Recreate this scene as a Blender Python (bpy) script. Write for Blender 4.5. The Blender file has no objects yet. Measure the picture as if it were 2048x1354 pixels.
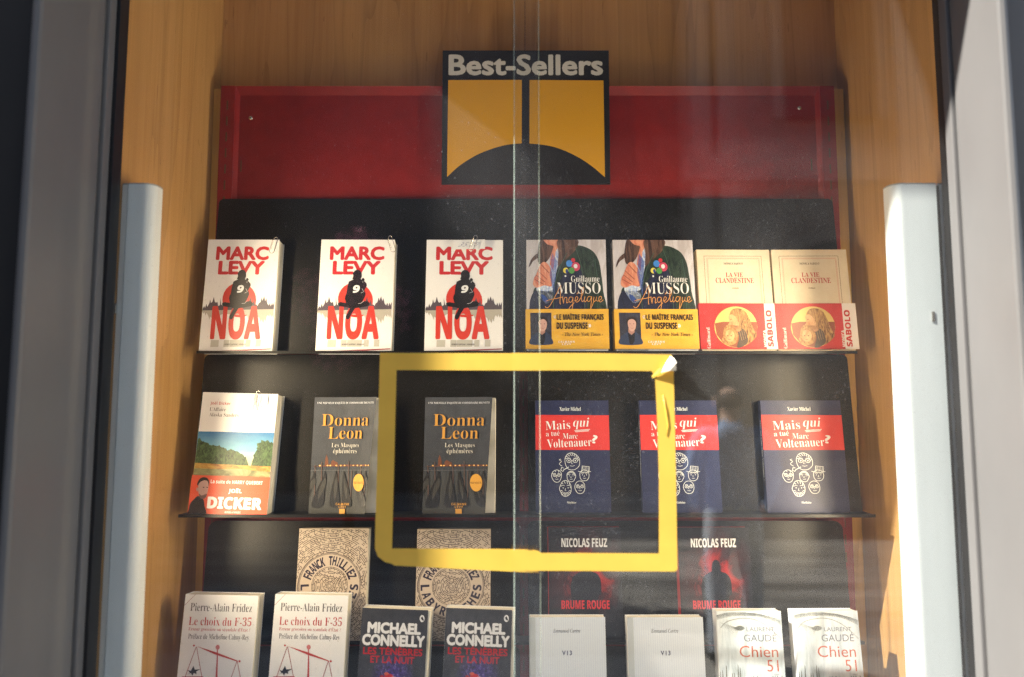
import bpy, bmesh, math, random
import numpy as np
from mathutils import Vector, Matrix, Euler
R = math.radians
SC = bpy.context.scene
COL = SC.collection

# ---------------------------------------------------------------- camera
FPX, TILT, ZC = 1365.0, R(4.9), 1.6            # focal length in photo pixels, upward tilt, eye height
cam = bpy.data.cameras.new('camera'); cam_o = bpy.data.objects.new('camera', cam); COL.objects.link(cam_o)
cam.sensor_width = 36; cam.lens = FPX / 2048 * 36
cam_o.location = (0, 0, ZC); cam_o.rotation_euler = (math.pi / 2 + TILT, 0, 0)
cam.clip_start = 0.05; cam.clip_end = 400
cam.dof.use_dof = True; cam.dof.focus_distance = 1.29; cam.dof.aperture_fstop = 1.5
SC.camera = cam_o
# ---------------------------------------------------------------- world, sun, exposure
SUN_D = Vector((0.676, 0.256, -0.691)).normalized()        # the way sunlight travels
world = bpy.data.worlds.new('World'); SC.world = world; world.use_nodes = True
wn = world.node_tree
sky = wn.nodes.new('ShaderNodeTexSky'); sky.sky_type = 'NISHITA'; sky.sun_disc = False
sky.sun_elevation = math.asin(-SUN_D.z); sky.sun_rotation = math.atan2(-SUN_D.x, -SUN_D.y)
bg = wn.nodes['Background']; bg.inputs['Strength'].default_value = 0.10
wn.links.new(sky.outputs[0], bg.inputs['Color'])
sun = bpy.data.lights.new('sun', 'SUN'); sun.energy = 5.0; sun.angle = R(0.6); sun.color = (1, .95, .86)
sun_o = bpy.data.objects.new('sun', sun); COL.objects.link(sun_o)
sun_o.rotation_euler = SUN_D.to_track_quat('-Z', 'Y').to_euler()
SC.view_settings.view_transform = 'Standard'; SC.view_settings.look = 'None'
SC.view_settings.exposure = 1.9; SC.view_settings.gamma = 1; SC.view_settings.use_curve_mapping = False
SC.render.engine = 'CYCLES'
SC.cycles.use_denoising = True; SC.cycles.denoising_prefilter = 'NONE'
SC.cycles.max_bounces = 10; SC.cycles.transparent_max_bounces = 24
SC.cycles.sample_clamp_indirect = 6
LED_POWER = 1.28            # watts of each display lamp strip
LED_COLOR = (1.0, .80, .52)

# ---------------------------------------------------------------- helpers
def ray(px, py):
    u, v = (px - 1024) / FPX, (677 - py) / FPX
    return Vector((u, math.cos(TILT) - v * math.sin(TILT), math.sin(TILT) + v * math.cos(TILT)))
EYE = Vector((0, 0, ZC))
def at(px, py, y):
    d = ray(px, py); return EYE + d * (y / d.y)
def lin(c):
    c = c / 255.0
    return c / 12.92 if c <= .04045 else ((c + .055) / 1.055) ** 2.4
def C(r, g, b):                                   # print colour as seen under the display's warm light -> base colour
    return tuple(min(.82, k) for k in (lin(r) / .87 * .78, lin(g) / .77 * .78, lin(b) / .56 * .78))

MATS = {}
def mat(name, base, rough=.5, spec=.5, metal=0.0, noise=None, coat=0.0):
    if name in MATS: return MATS[name]
    m = bpy.data.materials.new(name); m.use_nodes = True
    p = m.node_tree.nodes['Principled BSDF']
    p.inputs['Base Color'].default_value = (*base[:3], 1)
    p.inputs['Roughness'].default_value = rough; p.inputs['Metallic'].default_value = metal
    p.inputs['Specular IOR Level'].default_value = spec
    p.inputs['Coat Weight'].default_value = coat
    if noise:
        scale, amt, stretch = noise
        nt = m.node_tree; tc = nt.nodes.new('ShaderNodeTexCoord'); mp = nt.nodes.new('ShaderNodeMapping')
        mp.inputs['Scale'].default_value = stretch
        nz = nt.nodes.new('ShaderNodeTexNoise'); nz.inputs['Scale'].default_value = scale; nz.inputs['Detail'].default_value = 6
        mr = nt.nodes.new('ShaderNodeMapRange'); mr.inputs['From Min'].default_value = .3; mr.inputs['From Max'].default_value = .7
        mr.inputs['To Min'].default_value = 1 - amt; mr.inputs['To Max'].default_value = 1 + amt
        mx = nt.nodes.new('ShaderNodeVectorMath'); mx.operation = 'SCALE'; mx.inputs[0].default_value = base[:3]
        nt.links.new(tc.outputs['Object'], mp.inputs[0]); nt.links.new(mp.outputs[0], nz.inputs['Vector'])
        nt.links.new(nz.outputs['Fac'], mr.inputs[0]); nt.links.new(mr.outputs[0], mx.inputs['Scale'])
        nt.links.new(mx.outputs[0], p.inputs['Base Color'])
        bp = nt.nodes.new('ShaderNodeBump'); bp.inputs['Strength'].default_value = .08; bp.inputs['Distance'].default_value = .002
        nt.links.new(nz.outputs['Fac'], bp.inputs['Height']); nt.links.new(bp.outputs[0], p.inputs['Normal'])
    MATS[name] = m
    return m
def ink(c, rough=.38):
    key = 'ink_%d_%d_%d' % c
    return mat(key, C(*c), rough, .45)

def tag(o, label=None, cat=None, group=None, kind=None):
    for k, v in (('label', label), ('category', cat), ('group', group), ('kind', kind)):
        if v: o[k] = v
    return o
def empty(name, loc=(0, 0, 0), rot=(0, 0, 0)):
    o = bpy.data.objects.new(name, None); COL.objects.link(o); o.location = loc; o.rotation_euler = rot
    o.empty_display_size = .05
    return o
def link(name, bm, mats, parent=None, smooth=False):
    me = bpy.data.meshes.new(name)
    bm.normal_update(); bm.to_mesh(me); bm.free()
    for m in (mats if isinstance(mats, (list, tuple)) else [mats]): me.materials.append(m)
    if smooth:
        for p in me.polygons: p.use_smooth = True
    o = bpy.data.objects.new(name, me); COL.objects.link(o)
    if parent: o.parent = parent
    return o
def box(bm, x0, x1, y0, y1, z0, z1, mi=0, bev=0):
    r = bmesh.ops.create_cube(bm, size=1, matrix=Matrix.Translation(((x0 + x1) / 2, (y0 + y1) / 2, (z0 + z1) / 2)) @ Matrix.Diagonal((x1 - x0, y1 - y0, z1 - z0, 1)))
    vs = r['verts']; fs = {f for v in vs for f in v.link_faces}
    for f in fs: f.material_index = mi
    if bev:
        es = list({e for v in vs for e in v.link_edges})
        q = bmesh.ops.bevel(bm, geom=es, offset=bev, segments=2, profile=.6, affect='EDGES')
        for f in q['faces']: f.material_index = mi
def prism(bm, pts, z0, z1, mi=0):                 # outline in x, y extruded along z
    a = [bm.verts.new((x, y, z0)) for x, y in pts]; b = [bm.verts.new((x, y, z1)) for x, y in pts]
    n = len(pts); fs = [bm.faces.new(b), bm.faces.new(a[::-1])]
    for i in range(n): fs.append(bm.faces.new((a[i], a[(i + 1) % n], b[(i + 1) % n], b[i])))
    for f in fs: f.material_index = mi
    bmesh.ops.recalc_face_normals(bm, faces=fs)
def slab(bm, pts, y0, y1, mi=0):                  # outline in x, z given thickness along y
    a = [bm.verts.new((x, y0, z)) for x, z in pts]; b = [bm.verts.new((x, y1, z)) for x, z in pts]
    n = len(pts); fs = [bm.faces.new(a), bm.faces.new(b[::-1])]
    for i in range(n): fs.append(bm.faces.new((a[i], b[i], b[(i + 1) % n], a[(i + 1) % n])))
    for f in fs: f.material_index = mi
    bmesh.ops.recalc_face_normals(bm, faces=fs)
def tube(bm, pts, r, seg=8, mi=0):
    rings = []
    for i, p in enumerate(pts):
        p = Vector(p); t = (Vector(pts[min(i + 1, len(pts) - 1)]) - Vector(pts[max(i - 1, 0)])).normalized()
        n = t.cross(Vector((.31, .9, .17))).normalized(); b = t.cross(n)
        rings.append([bm.verts.new(p + r * (math.cos(k * 2 * math.pi / seg) * n + math.sin(k * 2 * math.pi / seg) * b)) for k in range(seg)])
    for a, b in zip(rings, rings[1:]):
        for k in range(seg):
            f = bm.faces.new((a[k], a[(k + 1) % seg], b[(k + 1) % seg], b[k])); f.material_index = mi; f.smooth = True
    for rr, s in ((rings[0], -1), (rings[-1], 1)):
        f = bm.faces.new(rr[::s]); f.material_index = mi

# ---------------------------------------------------------------- lettering (built-in font and its fallback glyphs)
BASES = {'sb': (0x1D5D4, 0x1D5EE, 0x1D7EC), 'rb': (0x1D400, 0x1D41A, 0x1D7CE), 'it': (0x1D434, 0x1D44E, 0x1D7CE),
         'bi': (0x1D468, 0x1D482, 0x1D7CE), 'sc': (0x1D4D0, 0x1D4EA, 0x1D7CE)}
ACC = {'é': ('e', 'a'), 'è': ('e', 'g'), 'É': ('E', 'a'), 'È': ('E', 'g'), 'ê': ('e', 'c'), 'Ê': ('E', 'c'), 'î': ('i', 'c'), 'Î': ('I', 'c'),
       'ë': ('e', 'd'), 'Ë': ('E', 'd'), 'Ç': ('C', 's')}
def conv(ch, style):
    if style == 'sans' or ch not in 'ABCDEFGHIJKLMNOPQRSTUVWXYZabcdefghijklmnopqrstuvwxyz0123456789': return ch
    A, a, d = BASES[style]
    if style == 'it' and ch == 'h': return '\u210e'
    if ch.isdigit(): return chr(d + int(ch))
    return chr(A + ord(ch) - 65) if ch.isupper() else chr(a + ord(ch) - 97)
_txt = {}
def raw_text(body, offset=0.0, space=1.0):
    key = (body, offset, space)
    if key in _txt: return _txt[key]
    cu = bpy.data.curves.new('lettering', 'FONT'); cu.body = body; cu.resolution_u = 3; cu.offset = offset; cu.space_character = space
    o = bpy.data.objects.new('lettering', cu); COL.objects.link(o)
    bpy.context.view_layer.update()
    me = o.evaluated_get(bpy.context.evaluated_depsgraph_get()).to_mesh()
    out = ([(v.co.x, v.co.y) for v in me.vertices], [tuple(p.vertices) for p in me.polygons])
    o.to_mesh_clear(); bpy.data.objects.remove(o); bpy.data.curves.remove(cu)
    _txt[key] = out
    return out
def text_shape(s, style='sans', offset=0.0, space=1.0):
    """Vertices and faces of a line of lettering, scaled to the unit box (0..1, 0..1, baseline at the bottom)."""
    plain = ''.join(ACC[c][0] if c in ACC and style != 'sans' else c for c in s)
    offset = max(-.011, min(0.0, offset))
    V, F = raw_text(''.join(conv(c, style) for c in plain), offset, space)
    V, F = list(V), list(F)
    if style != 'sans':
        for i, c in enumerate(s):
            if c not in ACC: continue
            kind = ACC[c][1]
            pre = ''.join(conv(k, style) for k in plain[:i]); upto = ''.join(conv(k, style) for k in plain[:i + 1])
            x1 = max(v[0] for v in raw_text(upto, offset, space)[0])
            one = raw_text(conv(plain[i], style), offset, space)[0]
            w = max(v[0] for v in one) - min(v[0] for v in one); top = max(v[1] for v in one); cx = x1 - w / 2
            h = .15; t = .055
            quads = {'a': [[(-.04, .04), (.03, .04), (.13, .04 + h), (.04, .04 + h)]], 'g': [[(-.03, .04), (.04, .04), (-.04, .04 + h), (-.13, .04 + h)]],
                     'c': [[(-.16, .04), (-.09, .04), (.03, .04 + h), (-.03, .04 + h)], [(.09, .04), (.16, .04), (.03, .04 + h), (-.03, .04 + h)]],
                     'd': [[(-.16, .06), (-.05, .06), (-.05, .17), (-.16, .17)], [(.05, .06), (.16, .06), (.16, .17), (.05, .17)]],
                     's': [[(-.02, -.75), (.06, -.75), (.02, -.92), (-.08, -.92)]]}[kind]
            if plain[i] == 'i': top = max(v[1] for v in raw_text(conv('x', style), offset, space)[0])
            for q in quads:
                b = len(V); V += [(cx + x, top + y) for x, y in q]; F.append((b, b + 1, b + 2, b + 3))
    x0, x1 = min(v[0] for v in V), max(v[0] for v in V); y0, y1 = min(v[1] for v in V), max(v[1] for v in V)
    return [((x - x0) / (x1 - x0), (y - y0) / (y1 - y0)) for x, y in V], F, (x1 - x0, y1 - y0)
def weights(offset, size):
    """Shifts, in units of the box, of the copies that thicken a line of lettering."""
    if offset <= 0: return [(0, 0)]
    a, b = offset / size[0], offset / size[1]
    if offset > .025: return [(k * a * math.cos(R(t)), k * b * math.sin(R(t))) for k in (.5, 1) for t in range(0, 360, 45)]
    return [(0, 0), (a, b), (-a, b), (a, -b), (-a, -b)]

def spline(pts, n=6, closed=False):
    out = []; N = len(pts)
    for i in range(N if closed else N - 1):
        g = lambda k: pts[k % N] if closed else pts[max(0, min(N - 1, k))]
        p0, p1, p2, p3 = g(i - 1), g(i), g(i + 1), g(i + 2)
        for k in range(n):
            t = k / n
            out.append(tuple(.5 * (2 * b + (c - a) * t + (2 * a - 5 * b + 4 * c - d) * t * t + (3 * b - a - 3 * c + d) * t ** 3) for a, b, c, d in zip(p0, p1, p2, p3)))
    if not closed: out.append(tuple(pts[-1]))
    return out

# ---------------------------------------------------------------- printed sheets: flat layers of ink on a cover, band or sign
class Sheet:
    """Print for a sheet of W x H metres. Shapes are given in the coordinates of a measured quad (tl, tr, bl, br), turned into sheet units."""
    DZ = .00006
    def __init__(s, W, H, quad, base, base_mat=None, aspect=None):
        s.W, s.H = W, H
        src = np.array(quad, float); dst = np.array([(0, 0), (1, 0), (0, 1), (1, 1)], float)
        A = []; b = []
        for (x, y), (u, v) in zip(src, dst):
            A.append([x, y, 1, 0, 0, 0, -u * x, -u * y]); b.append(u); A.append([0, 0, 0, x, y, 1, -v * x, -v * y]); b.append(v)
        h = np.linalg.solve(np.array(A), np.array(b)); s.M = np.append(h, 1).reshape(3, 3)
        s.items = []; s.mats = []; s.n = 0
        s.base = base_mat or ink(base)
        s.mi(s.base)
        s.sx = np.linalg.norm(src[1] - src[0])        # measured width, for stroke widths
    def mi(s, m):
        if m not in s.mats: s.mats.append(m)
        return s.mats.index(m)
    def m(s, x, y):
        q = s.M @ np.array([x, y, 1.0]); return (q[0] / q[2], q[1] / q[2])
    def add(s, uvs, faces, col, keep=False, up=0.0):
        if not keep: s.n += 1
        mt = col if not isinstance(col, tuple) else ink(col)
        s.items.append((uvs, faces, s.mi(mt), s.n + up))
    def poly(s, pts, col, keep=False):
        s.add([s.m(*p) for p in pts], [tuple(range(len(pts)))], col, keep)
    def blob(s, pts, col, keep=False, n=5): s.poly(spline(pts, n, True), col, keep)
    def rect(s, l, r, t, b, col, keep=False): s.poly([(l, t), (r, t), (r, b), (l, b)], col, keep)
    def ell(s, cx, cy, rx, ry, col, keep=False, n=28, a0=0, a1=360):
        s.poly([(cx + rx * math.cos(R(a0 + (a1 - a0) * k / n)), cy + ry * math.sin(R(a0 + (a1 - a0) * k / n))) for k in range(n + (a1 - a0 < 360))], col, keep)
    def stroke(s, pts, w, col, keep=False, smooth=0, closed=False):
        if smooth: pts = spline(pts, smooth, closed)
        if closed: pts = list(pts) + [pts[0]]
        L, Rr = [], []
        for i, p in enumerate(pts):
            a = pts[max(i - 1, 0)]; b = pts[min(i + 1, len(pts) - 1)]
            if closed and i in (0, len(pts) - 1): a, b = pts[-2], pts[1]
            dx, dy = b[0] - a[0], b[1] - a[1]; d = math.hypot(dx, dy) or 1
            L.append((p[0] - dy / d * w / 2, p[1] + dx / d * w / 2)); Rr.append((p[0] + dy / d * w / 2, p[1] - dx / d * w / 2))
        uv = [s.m(*p) for p in L] + [s.m(*p) for p in Rr]; n = len(pts)
        s.add(uv, [(i, i + 1, n + i + 1, n + i) for i in range(n - 1)], col, keep)
    def text(s, t, style, l, r, top, bot, col, offset=0.0, space=1.0, rot=0, keep=False, shear=0.0):
        V0, F, size = text_shape(t, style, offset, space)
        ws = weights(offset, size); gx, gy = max(w[0] for w in ws), max(w[1] for w in ws)
        mx, my = (l + r) / 2, (top + bot) / 2
        u0, u1 = s.m(l, my)[0], s.m(r, my)[0]; v0, v1 = s.m(mx, top)[1], s.m(mx, bot)[1]
        for i, (dx, dy) in enumerate(ws):
            V = [((x + dx + gx) / (1 + 2 * gx), (y + dy + gy) / (1 + 2 * gy)) for x, y in V0]
            if rot == 0: uv = [(u0 + (u1 - u0) * (x + shear * (y - .5)), v1 + (v0 - v1) * y) for x, y in V]
            else: uv = [(u0 + (u1 - u0) * (1 - y), v1 + (v0 - v1) * x) for x, y in V]
            s.add(uv, F, col, keep or i > 0, i * .055)
    def tilted(s, t, style, cx, cy, w, h, ang, col, offset=0.0, keep=False):      # one glyph or word turned about its centre, units of the measured quad
        V, F, size = text_shape(t, style, offset); c, q = math.cos(R(ang)), math.sin(R(ang))
        for i, (ox, oy) in enumerate(weights(offset, size)):
            uv = []
            for x, y in V:
                dx, dy = (x + ox - .5) * w, -(y + oy - .5) * h
                uv.append(s.m(cx + dx * c - dy * q, cy + dx * q + dy * c))
            s.add(uv, F, col, keep or i > 0, i * .055)
    def build(s, name, parent, bend=None, thick=.0006, x_over=(0, 0)):
        bm = bmesh.new(); uvl = bm.loops.layers.uv.new('UVMap')
        x0, x1 = -x_over[0], s.W + x_over[1]
        vs = {}
        NX = 20 if bend else 1
        # the sheet itself, front and back, then the ink
        def quadstrip(y, flip):
            lo = [bm.verts.new((x0 + (x1 - x0) * i / NX, y, 0)) for i in range(NX + 1)]; hi = [bm.verts.new((x0 + (x1 - x0) * i / NX, y, s.H)) for i in range(NX + 1)]
            for i in range(NX):
                q = [lo[i], lo[i + 1], hi[i + 1], hi[i]]
                f = bm.faces.new(q[::-1] if flip else q)
                for lp in f.loops: lp[uvl].uv = (lp.vert.co.x / s.W, lp.vert.co.z / s.H)
        quadstrip(0, False); quadstrip(thick, True)
        for a, b in (((x0, 0), (x1, 0)), ((x1, 0), (x1, s.H)), ((x1, s.H), (x0, s.H)), ((x0, s.H), (x0, 0))):
            bm.faces.new([bm.verts.new((a[0], 0, a[1])), bm.verts.new((a[0], thick, a[1])), bm.verts.new((b[0], thick, b[1])), bm.verts.new((b[0], 0, b[1]))])
        for uvs, faces, mi, n in s.items:
            v = [bm.verts.new((min(max(u, x0 / s.W), x1 / s.W) * s.W, -s.DZ * n, (1 - min(max(w, 0), 1)) * s.H)) for u, w in uvs]
            for fc in faces:
                try: f = bm.faces.new([v[i] for i in fc])
                except ValueError: continue
                f.material_index = mi
                f.normal_update()
                if f.normal.y > 0: f.normal_flip()
                for lp in f.loops: lp[uvl].uv = (lp.vert.co.x / s.W, lp.vert.co.z / s.H)
        if bend:
            for k in range(1, NX):
                ink_faces = [f for f in bm.faces if f.material_index or min(v.co.y for v in f.verts) < 0 or max(v.co.x for v in f.verts) - min(v.co.x for v in f.verts) > s.W * .5]
                bmesh.ops.bisect_plane(bm, geom=ink_faces + list({e for f in ink_faces for e in f.edges}) + list({v for f in ink_faces for v in f.verts}), plane_co=(x0 + (x1 - x0) * k / NX, 0, 0), plane_no=(1, 0, 0))
            for v in bm.verts:
                x, h = v.co.x / s.W, v.co.z / s.H
                dy, dx = bend(x, h); v.co.y -= dy; v.co.x -= dx
        return link(name, bm, s.mats, parent, bool(bend))

# procedural print materials (use the sheet's own UV)
def print_mat(name, build, rough=.38):
    m = bpy.data.materials.new(name); m.use_nodes = True; nt = m.node_tree
    p = nt.nodes['Principled BSDF']; p.inputs['Roughness'].default_value = rough; p.inputs['Specular IOR Level'].default_value = .45
    tc = nt.nodes.new('ShaderNodeTexCoord')
    nt.links.new(build(nt, tc.outputs['UV']), p.inputs['Base Color'])
    return m
def n_noise(nt, vec, scale, detail=5, stretch=(1, 1, 1), rough=.6, dist=0):
    mp = nt.nodes.new('ShaderNodeMapping'); mp.inputs['Scale'].default_value = stretch
    nz = nt.nodes.new('ShaderNodeTexNoise'); nz.inputs['Scale'].default_value = scale; nz.inputs['Detail'].default_value = detail
    nz.inputs['Roughness'].default_value = rough; nz.inputs['Distortion'].default_value = dist
    nt.links.new(vec, mp.inputs[0]); nt.links.new(mp.outputs[0], nz.inputs['Vector']); return nz.outputs['Fac']
def n_ramp(nt, fac, stops):
    r = nt.nodes.new('ShaderNodeValToRGB'); e = r.color_ramp.elements
    while len(e) < len(stops): e.new(.5)
    for el, (pos, c) in zip(e, stops): el.position = pos; el.color = (*c, 1)
    nt.links.new(fac, r.inputs[0]); return r.outputs[0]
def n_math(nt, op, a, b=None, clamp=False):
    m = nt.nodes.new('ShaderNodeMath'); m.operation = op; m.use_clamp = clamp
    for i, x in enumerate((a, b)):
        if x is None: continue
        if isinstance(x, (int, float)): m.inputs[i].default_value = x
        else: nt.links.new(x, m.inputs[i])
    return m.outputs[0]
def n_mix(nt, fac, a, b):
    m = nt.nodes.new('ShaderNodeMix'); m.data_type = 'RGBA'
    for sock, x in ((m.inputs['Factor'], fac), (m.inputs[6], a), (m.inputs[7], b)):
        if isinstance(x, (int, float)): sock.default_value = x
        elif isinstance(x, tuple): sock.default_value = (*x, 1)
        else: nt.links.new(x, sock)
    return m.outputs[2]
def n_xy(nt, vec):
    s = nt.nodes.new('ShaderNodeSeparateXYZ'); nt.links.new(vec, s.inputs[0]); return s.outputs[0], s.outputs[1]
def n_spot(nt, vec, cx, cy, rad, sx=1.0):           # soft round spot, 1 in the middle
    x, y = n_xy(nt, vec)
    dx = n_math(nt, 'MULTIPLY', n_math(nt, 'SUBTRACT', x, cx), sx); dy = n_math(nt, 'SUBTRACT', y, cy)
    d = n_math(nt, 'SQRT', n_math(nt, 'ADD', n_math(nt, 'MULTIPLY', dx, dx), n_math(nt, 'MULTIPLY', dy, dy)))
    return n_math(nt, 'SUBTRACT', 1.0, n_math(nt, 'DIVIDE', d, rad), True)

# ---------------------------------------------------------------- surfaces
def wood_mat(name, a, b, seed):
    m = bpy.data.materials.new(name); m.use_nodes = True; nt = m.node_tree; p = nt.nodes['Principled BSDF']
    tc = nt.nodes.new('ShaderNodeTexCoord'); off = nt.nodes.new('ShaderNodeVectorMath'); off.inputs[1].default_value = (seed, seed * .7, seed * 1.3)
    nt.links.new(tc.outputs['Object'], off.inputs[0]); v = off.outputs[0]
    broad = n_noise(nt, v, 3.0, 3, (1, 1, .22), .5, .6)
    grain = n_noise(nt, v, 110.0, 6, (1, 1, .022), .7, .3)
    rings = n_math(nt, 'FRACT', n_math(nt, 'MULTIPLY', n_noise(nt, v, 7.0, 3, (1, 1, .07), .45, .5), 9.0))
    ringd = n_math(nt, 'POWER', rings, 6.0)
    fleck = n_math(nt, 'GREATER_THAN', n_noise(nt, v, 150, 2, (1, 1, .09), .5), .73)
    f = n_math(nt, 'ADD', n_math(nt, 'MULTIPLY', broad, .7), n_math(nt, 'MULTIPLY', grain, .55))
    col = n_ramp(nt, f, [(.42, b), (.76, a)])
    col = n_mix(nt, n_math(nt, 'MULTIPLY', ringd, .32), col, tuple(k * .55 for k in b))
    col = n_mix(nt, n_math(nt, 'MULTIPLY', fleck, .5), col, tuple(k * .5 for k in b))
    nt.links.new(col, p.inputs['Base Color']); p.inputs['Roughness'].default_value = .42; p.inputs['Specular IOR Level'].default_value = .4
    return m
WOOD = wood_mat('maple_veneer', (.60, .345, .135), (.42, .215, .078), 1.7)
WOOD2 = wood_mat('pale_board', (.60, .36, .10), (.48, .27, .07), 5.1)
BLACK = mat('black_powder_coat', (.007, .0065, .006), .36, .32, noise=(260, .25, (1, 1, 1)))
RED = mat('red_powder_coat', (.215, .010, .009), .45, .4, noise=(30, .10, (1, 1, 1)))
DARKSLOT = mat('slot_gap', (.10, .05, .02), .8)
STEEL = mat('steel', (.6, .58, .55), .25, .5, 1.0)
FRAME = mat('grey_lacquered_frame', (.122, .119, .118), .42, .4, noise=(9, .07, (1, 1, .4)))
GASKET = mat('black_rubber_gasket', (.012, .012, .014), .5)
ALU = mat('satin_aluminium_paint', (.70, .75, .75), .40, .5, noise=(40, .03, (1, 1, .1)))
PAGES = None
def page_mat():
    m = bpy.data.materials.new('page_edges'); m.use_nodes = True; nt = m.node_tree; p = nt.nodes['Principled BSDF']
    tc = nt.nodes.new('ShaderNodeTexCoord')
    g = n_noise(nt, tc.outputs['Object'], 900, 2, (.02, 1, .02), .5)
    nt.links.new(n_ramp(nt, g, [(.35, (.50, .46, .36)), (.6, (.78, .74, .62))]), p.inputs['Base Color']); p.inputs['Roughness'].default_value = .8
    return m
PAGES = page_mat()
PAPER = mat('plain_cover_card', C(238, 228, 204), .5)

# ================================================================ THE DISPLAY CASE
YG, YB, YRED = 1.04, 1.406, 1.354
XL, XR = -.622, .694
case = tag(empty('display_case', (0, YB, 0)), 'honey coloured maple lining around the red display stand behind the glass', 'display case')
def part_box(name, parent, x0, x1, y0, y1, z0, z1, m, bev=0):
    bm = bmesh.new(); box(bm, x0, x1, y0, y1, z0, z1, 0, bev)
    o = link(name, bm, m, parent)
    if parent: o.matrix_parent_inverse = Matrix.Translation(parent.location).inverted()
    return o
XS = at(1050, 60, YB).x
part_box('back_board', case, XL - .02, XS - .0006, YB, YB + .018, .5, 2.6, WOOD)
part_box('back_board', case, XS + .0006, XR + .02, YB, YB + .018, .5, 2.6, wood_mat('maple_veneer_second', (.58, .33, .13), (.41, .205, .074), 9.3))
part_box('side_board', case, XL - .02, XL, YG + .016, YB - .001, .5, 2.6, wood_mat('maple_veneer_third', (.54, .315, .115), (.38, .20, .062), 14.2))
part_box('side_board', case, XR, XR + .02, YG + .016, YB - .001, .5, 2.6, wood_mat('maple_veneer_fourth', (.54, .315, .115), (.38, .20, .062), 21.0))
part_box('top_board', case, XL, XR, YG + .016, YB - .001, 2.58, 2.6, WOOD)
part_box('floor_board', case, XL, XR, YG + .016, YB - .001, .5, .52, WOOD)

# ---- red display stand: backing board, folded pan, slotted uprights, screws
RXL, RXR, RZT = at(442.5, 178, YRED).x, at(1667.6, 178, YRED).x, at(1050, 172, YRED).z
stand = tag(empty('display_stand', (0, YRED, .52)), 'red metal display stand with slotted uprights holding the black shelves', 'display stand')
part_box('backing_board', stand, RXL - .024, RXR + .030, YRED + .021, YRED + .046, .52, RZT + .004, WOOD2, .001)
bm = bmesh.new()
IN = .030                                                        # the uprights' width
box(bm, RXL + IN, RXR - IN, YRED + .010, YRED + .016, .52, RZT - .014)            # recessed pan
# sloping fold along the top and the two sides of the pan
def quad(bm, *p): return bm.faces.new([bm.verts.new(q) for q in p])
a0, a1, zt = RXL + IN, RXR - IN, RZT
quad(bm, (a0, YRED, zt), (a1, YRED, zt), (a1 - .006, YRED + .0095, zt - .016), (a0 + .006, YRED + .0095, zt - .016))
quad(bm, (a0, YRED, .52), (a0, YRED, zt), (a0 + .006, YRED + .0095, zt - .016), (a0 + .006, YRED + .0095, .52))
quad(bm, (a1, YRED, zt), (a1, YRED, .52), (a1 - .006, YRED + .0095, .52), (a1 - .006, YRED + .0095, zt - .016))
quad(bm, (a0, YRED, zt), (a0, YRED + .02, zt), (a1, YRED + .02, zt), (a1, YRED, zt))
pan = link('back_panel', bm, RED, stand); pan.matrix_parent_inverse = Matrix.Translation(stand.location).inverted()
def upright(x0, x1, y0, zt):
    bm = bmesh.new(); box(bm, x0, x1, y0, y0 + .02, .52, zt, 0, .0012)
    cx = (x0 + x1) / 2
    z = zt - .032
    while z > .6:
        box(bm, cx - .0016, cx + .0016, y0 - .0005, y0 + .001, z - .019, z, 1); z -= .0335
    o = link('upright', bm, [RED, DARKSLOT], stand); o.matrix_parent_inverse = Matrix.Translation(stand.location).inverted()
upright(RXL, RXL + IN - .0005, YRED - .002, RZT); upright(RXR - IN + .0005, RXR, YRED - .002, RZT)
CXU = at(1047, 1100, YRED).x
upright(CXU - .014, CXU + .014, YRED - .002, at(1047, 380, YRED).z - .05)
for px, py in ((501, 236), (1599, 216)):
    q = at(px, py, YRED + .0098)
    bm = bmesh.new()
    bmesh.ops.create_uvsphere(bm, u_segments=14, v_segments=8, radius=.0042, matrix=Matrix.Translation(q) @ Matrix.Diagonal((1, .5, 1, 1)))
    box(bm, q.x - .0022, q.x + .0022, q.y - .0024, q.y - .0012, q.z - .0004, q.z + .0004, 1)
    link('screw', bm, [STEEL, DARKSLOT], pan)
for px, py in ((482, 332), (1623, 329)):
    q = at(px, py, YRED + .0098); bm = bmesh.new(); box(bm, q.x - .0012, q.x + .0012, q.y - .0006, q.y + .001, q.z - .012, q.z + .012)
    link('hook_slot', bm, DARKSLOT, pan)
bm = bmesh.new(); q = at(1050, 1037, YRED)
box(bm, RXL + .02, RXR - .02, YRED - .014, YRED - .0045, q.z - .016, q.z + .012, 0, .003)
o = link('crossbar', bm, RED, stand); o.matrix_parent_inverse = Matrix.Translation(stand.location).inverted()

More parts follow.
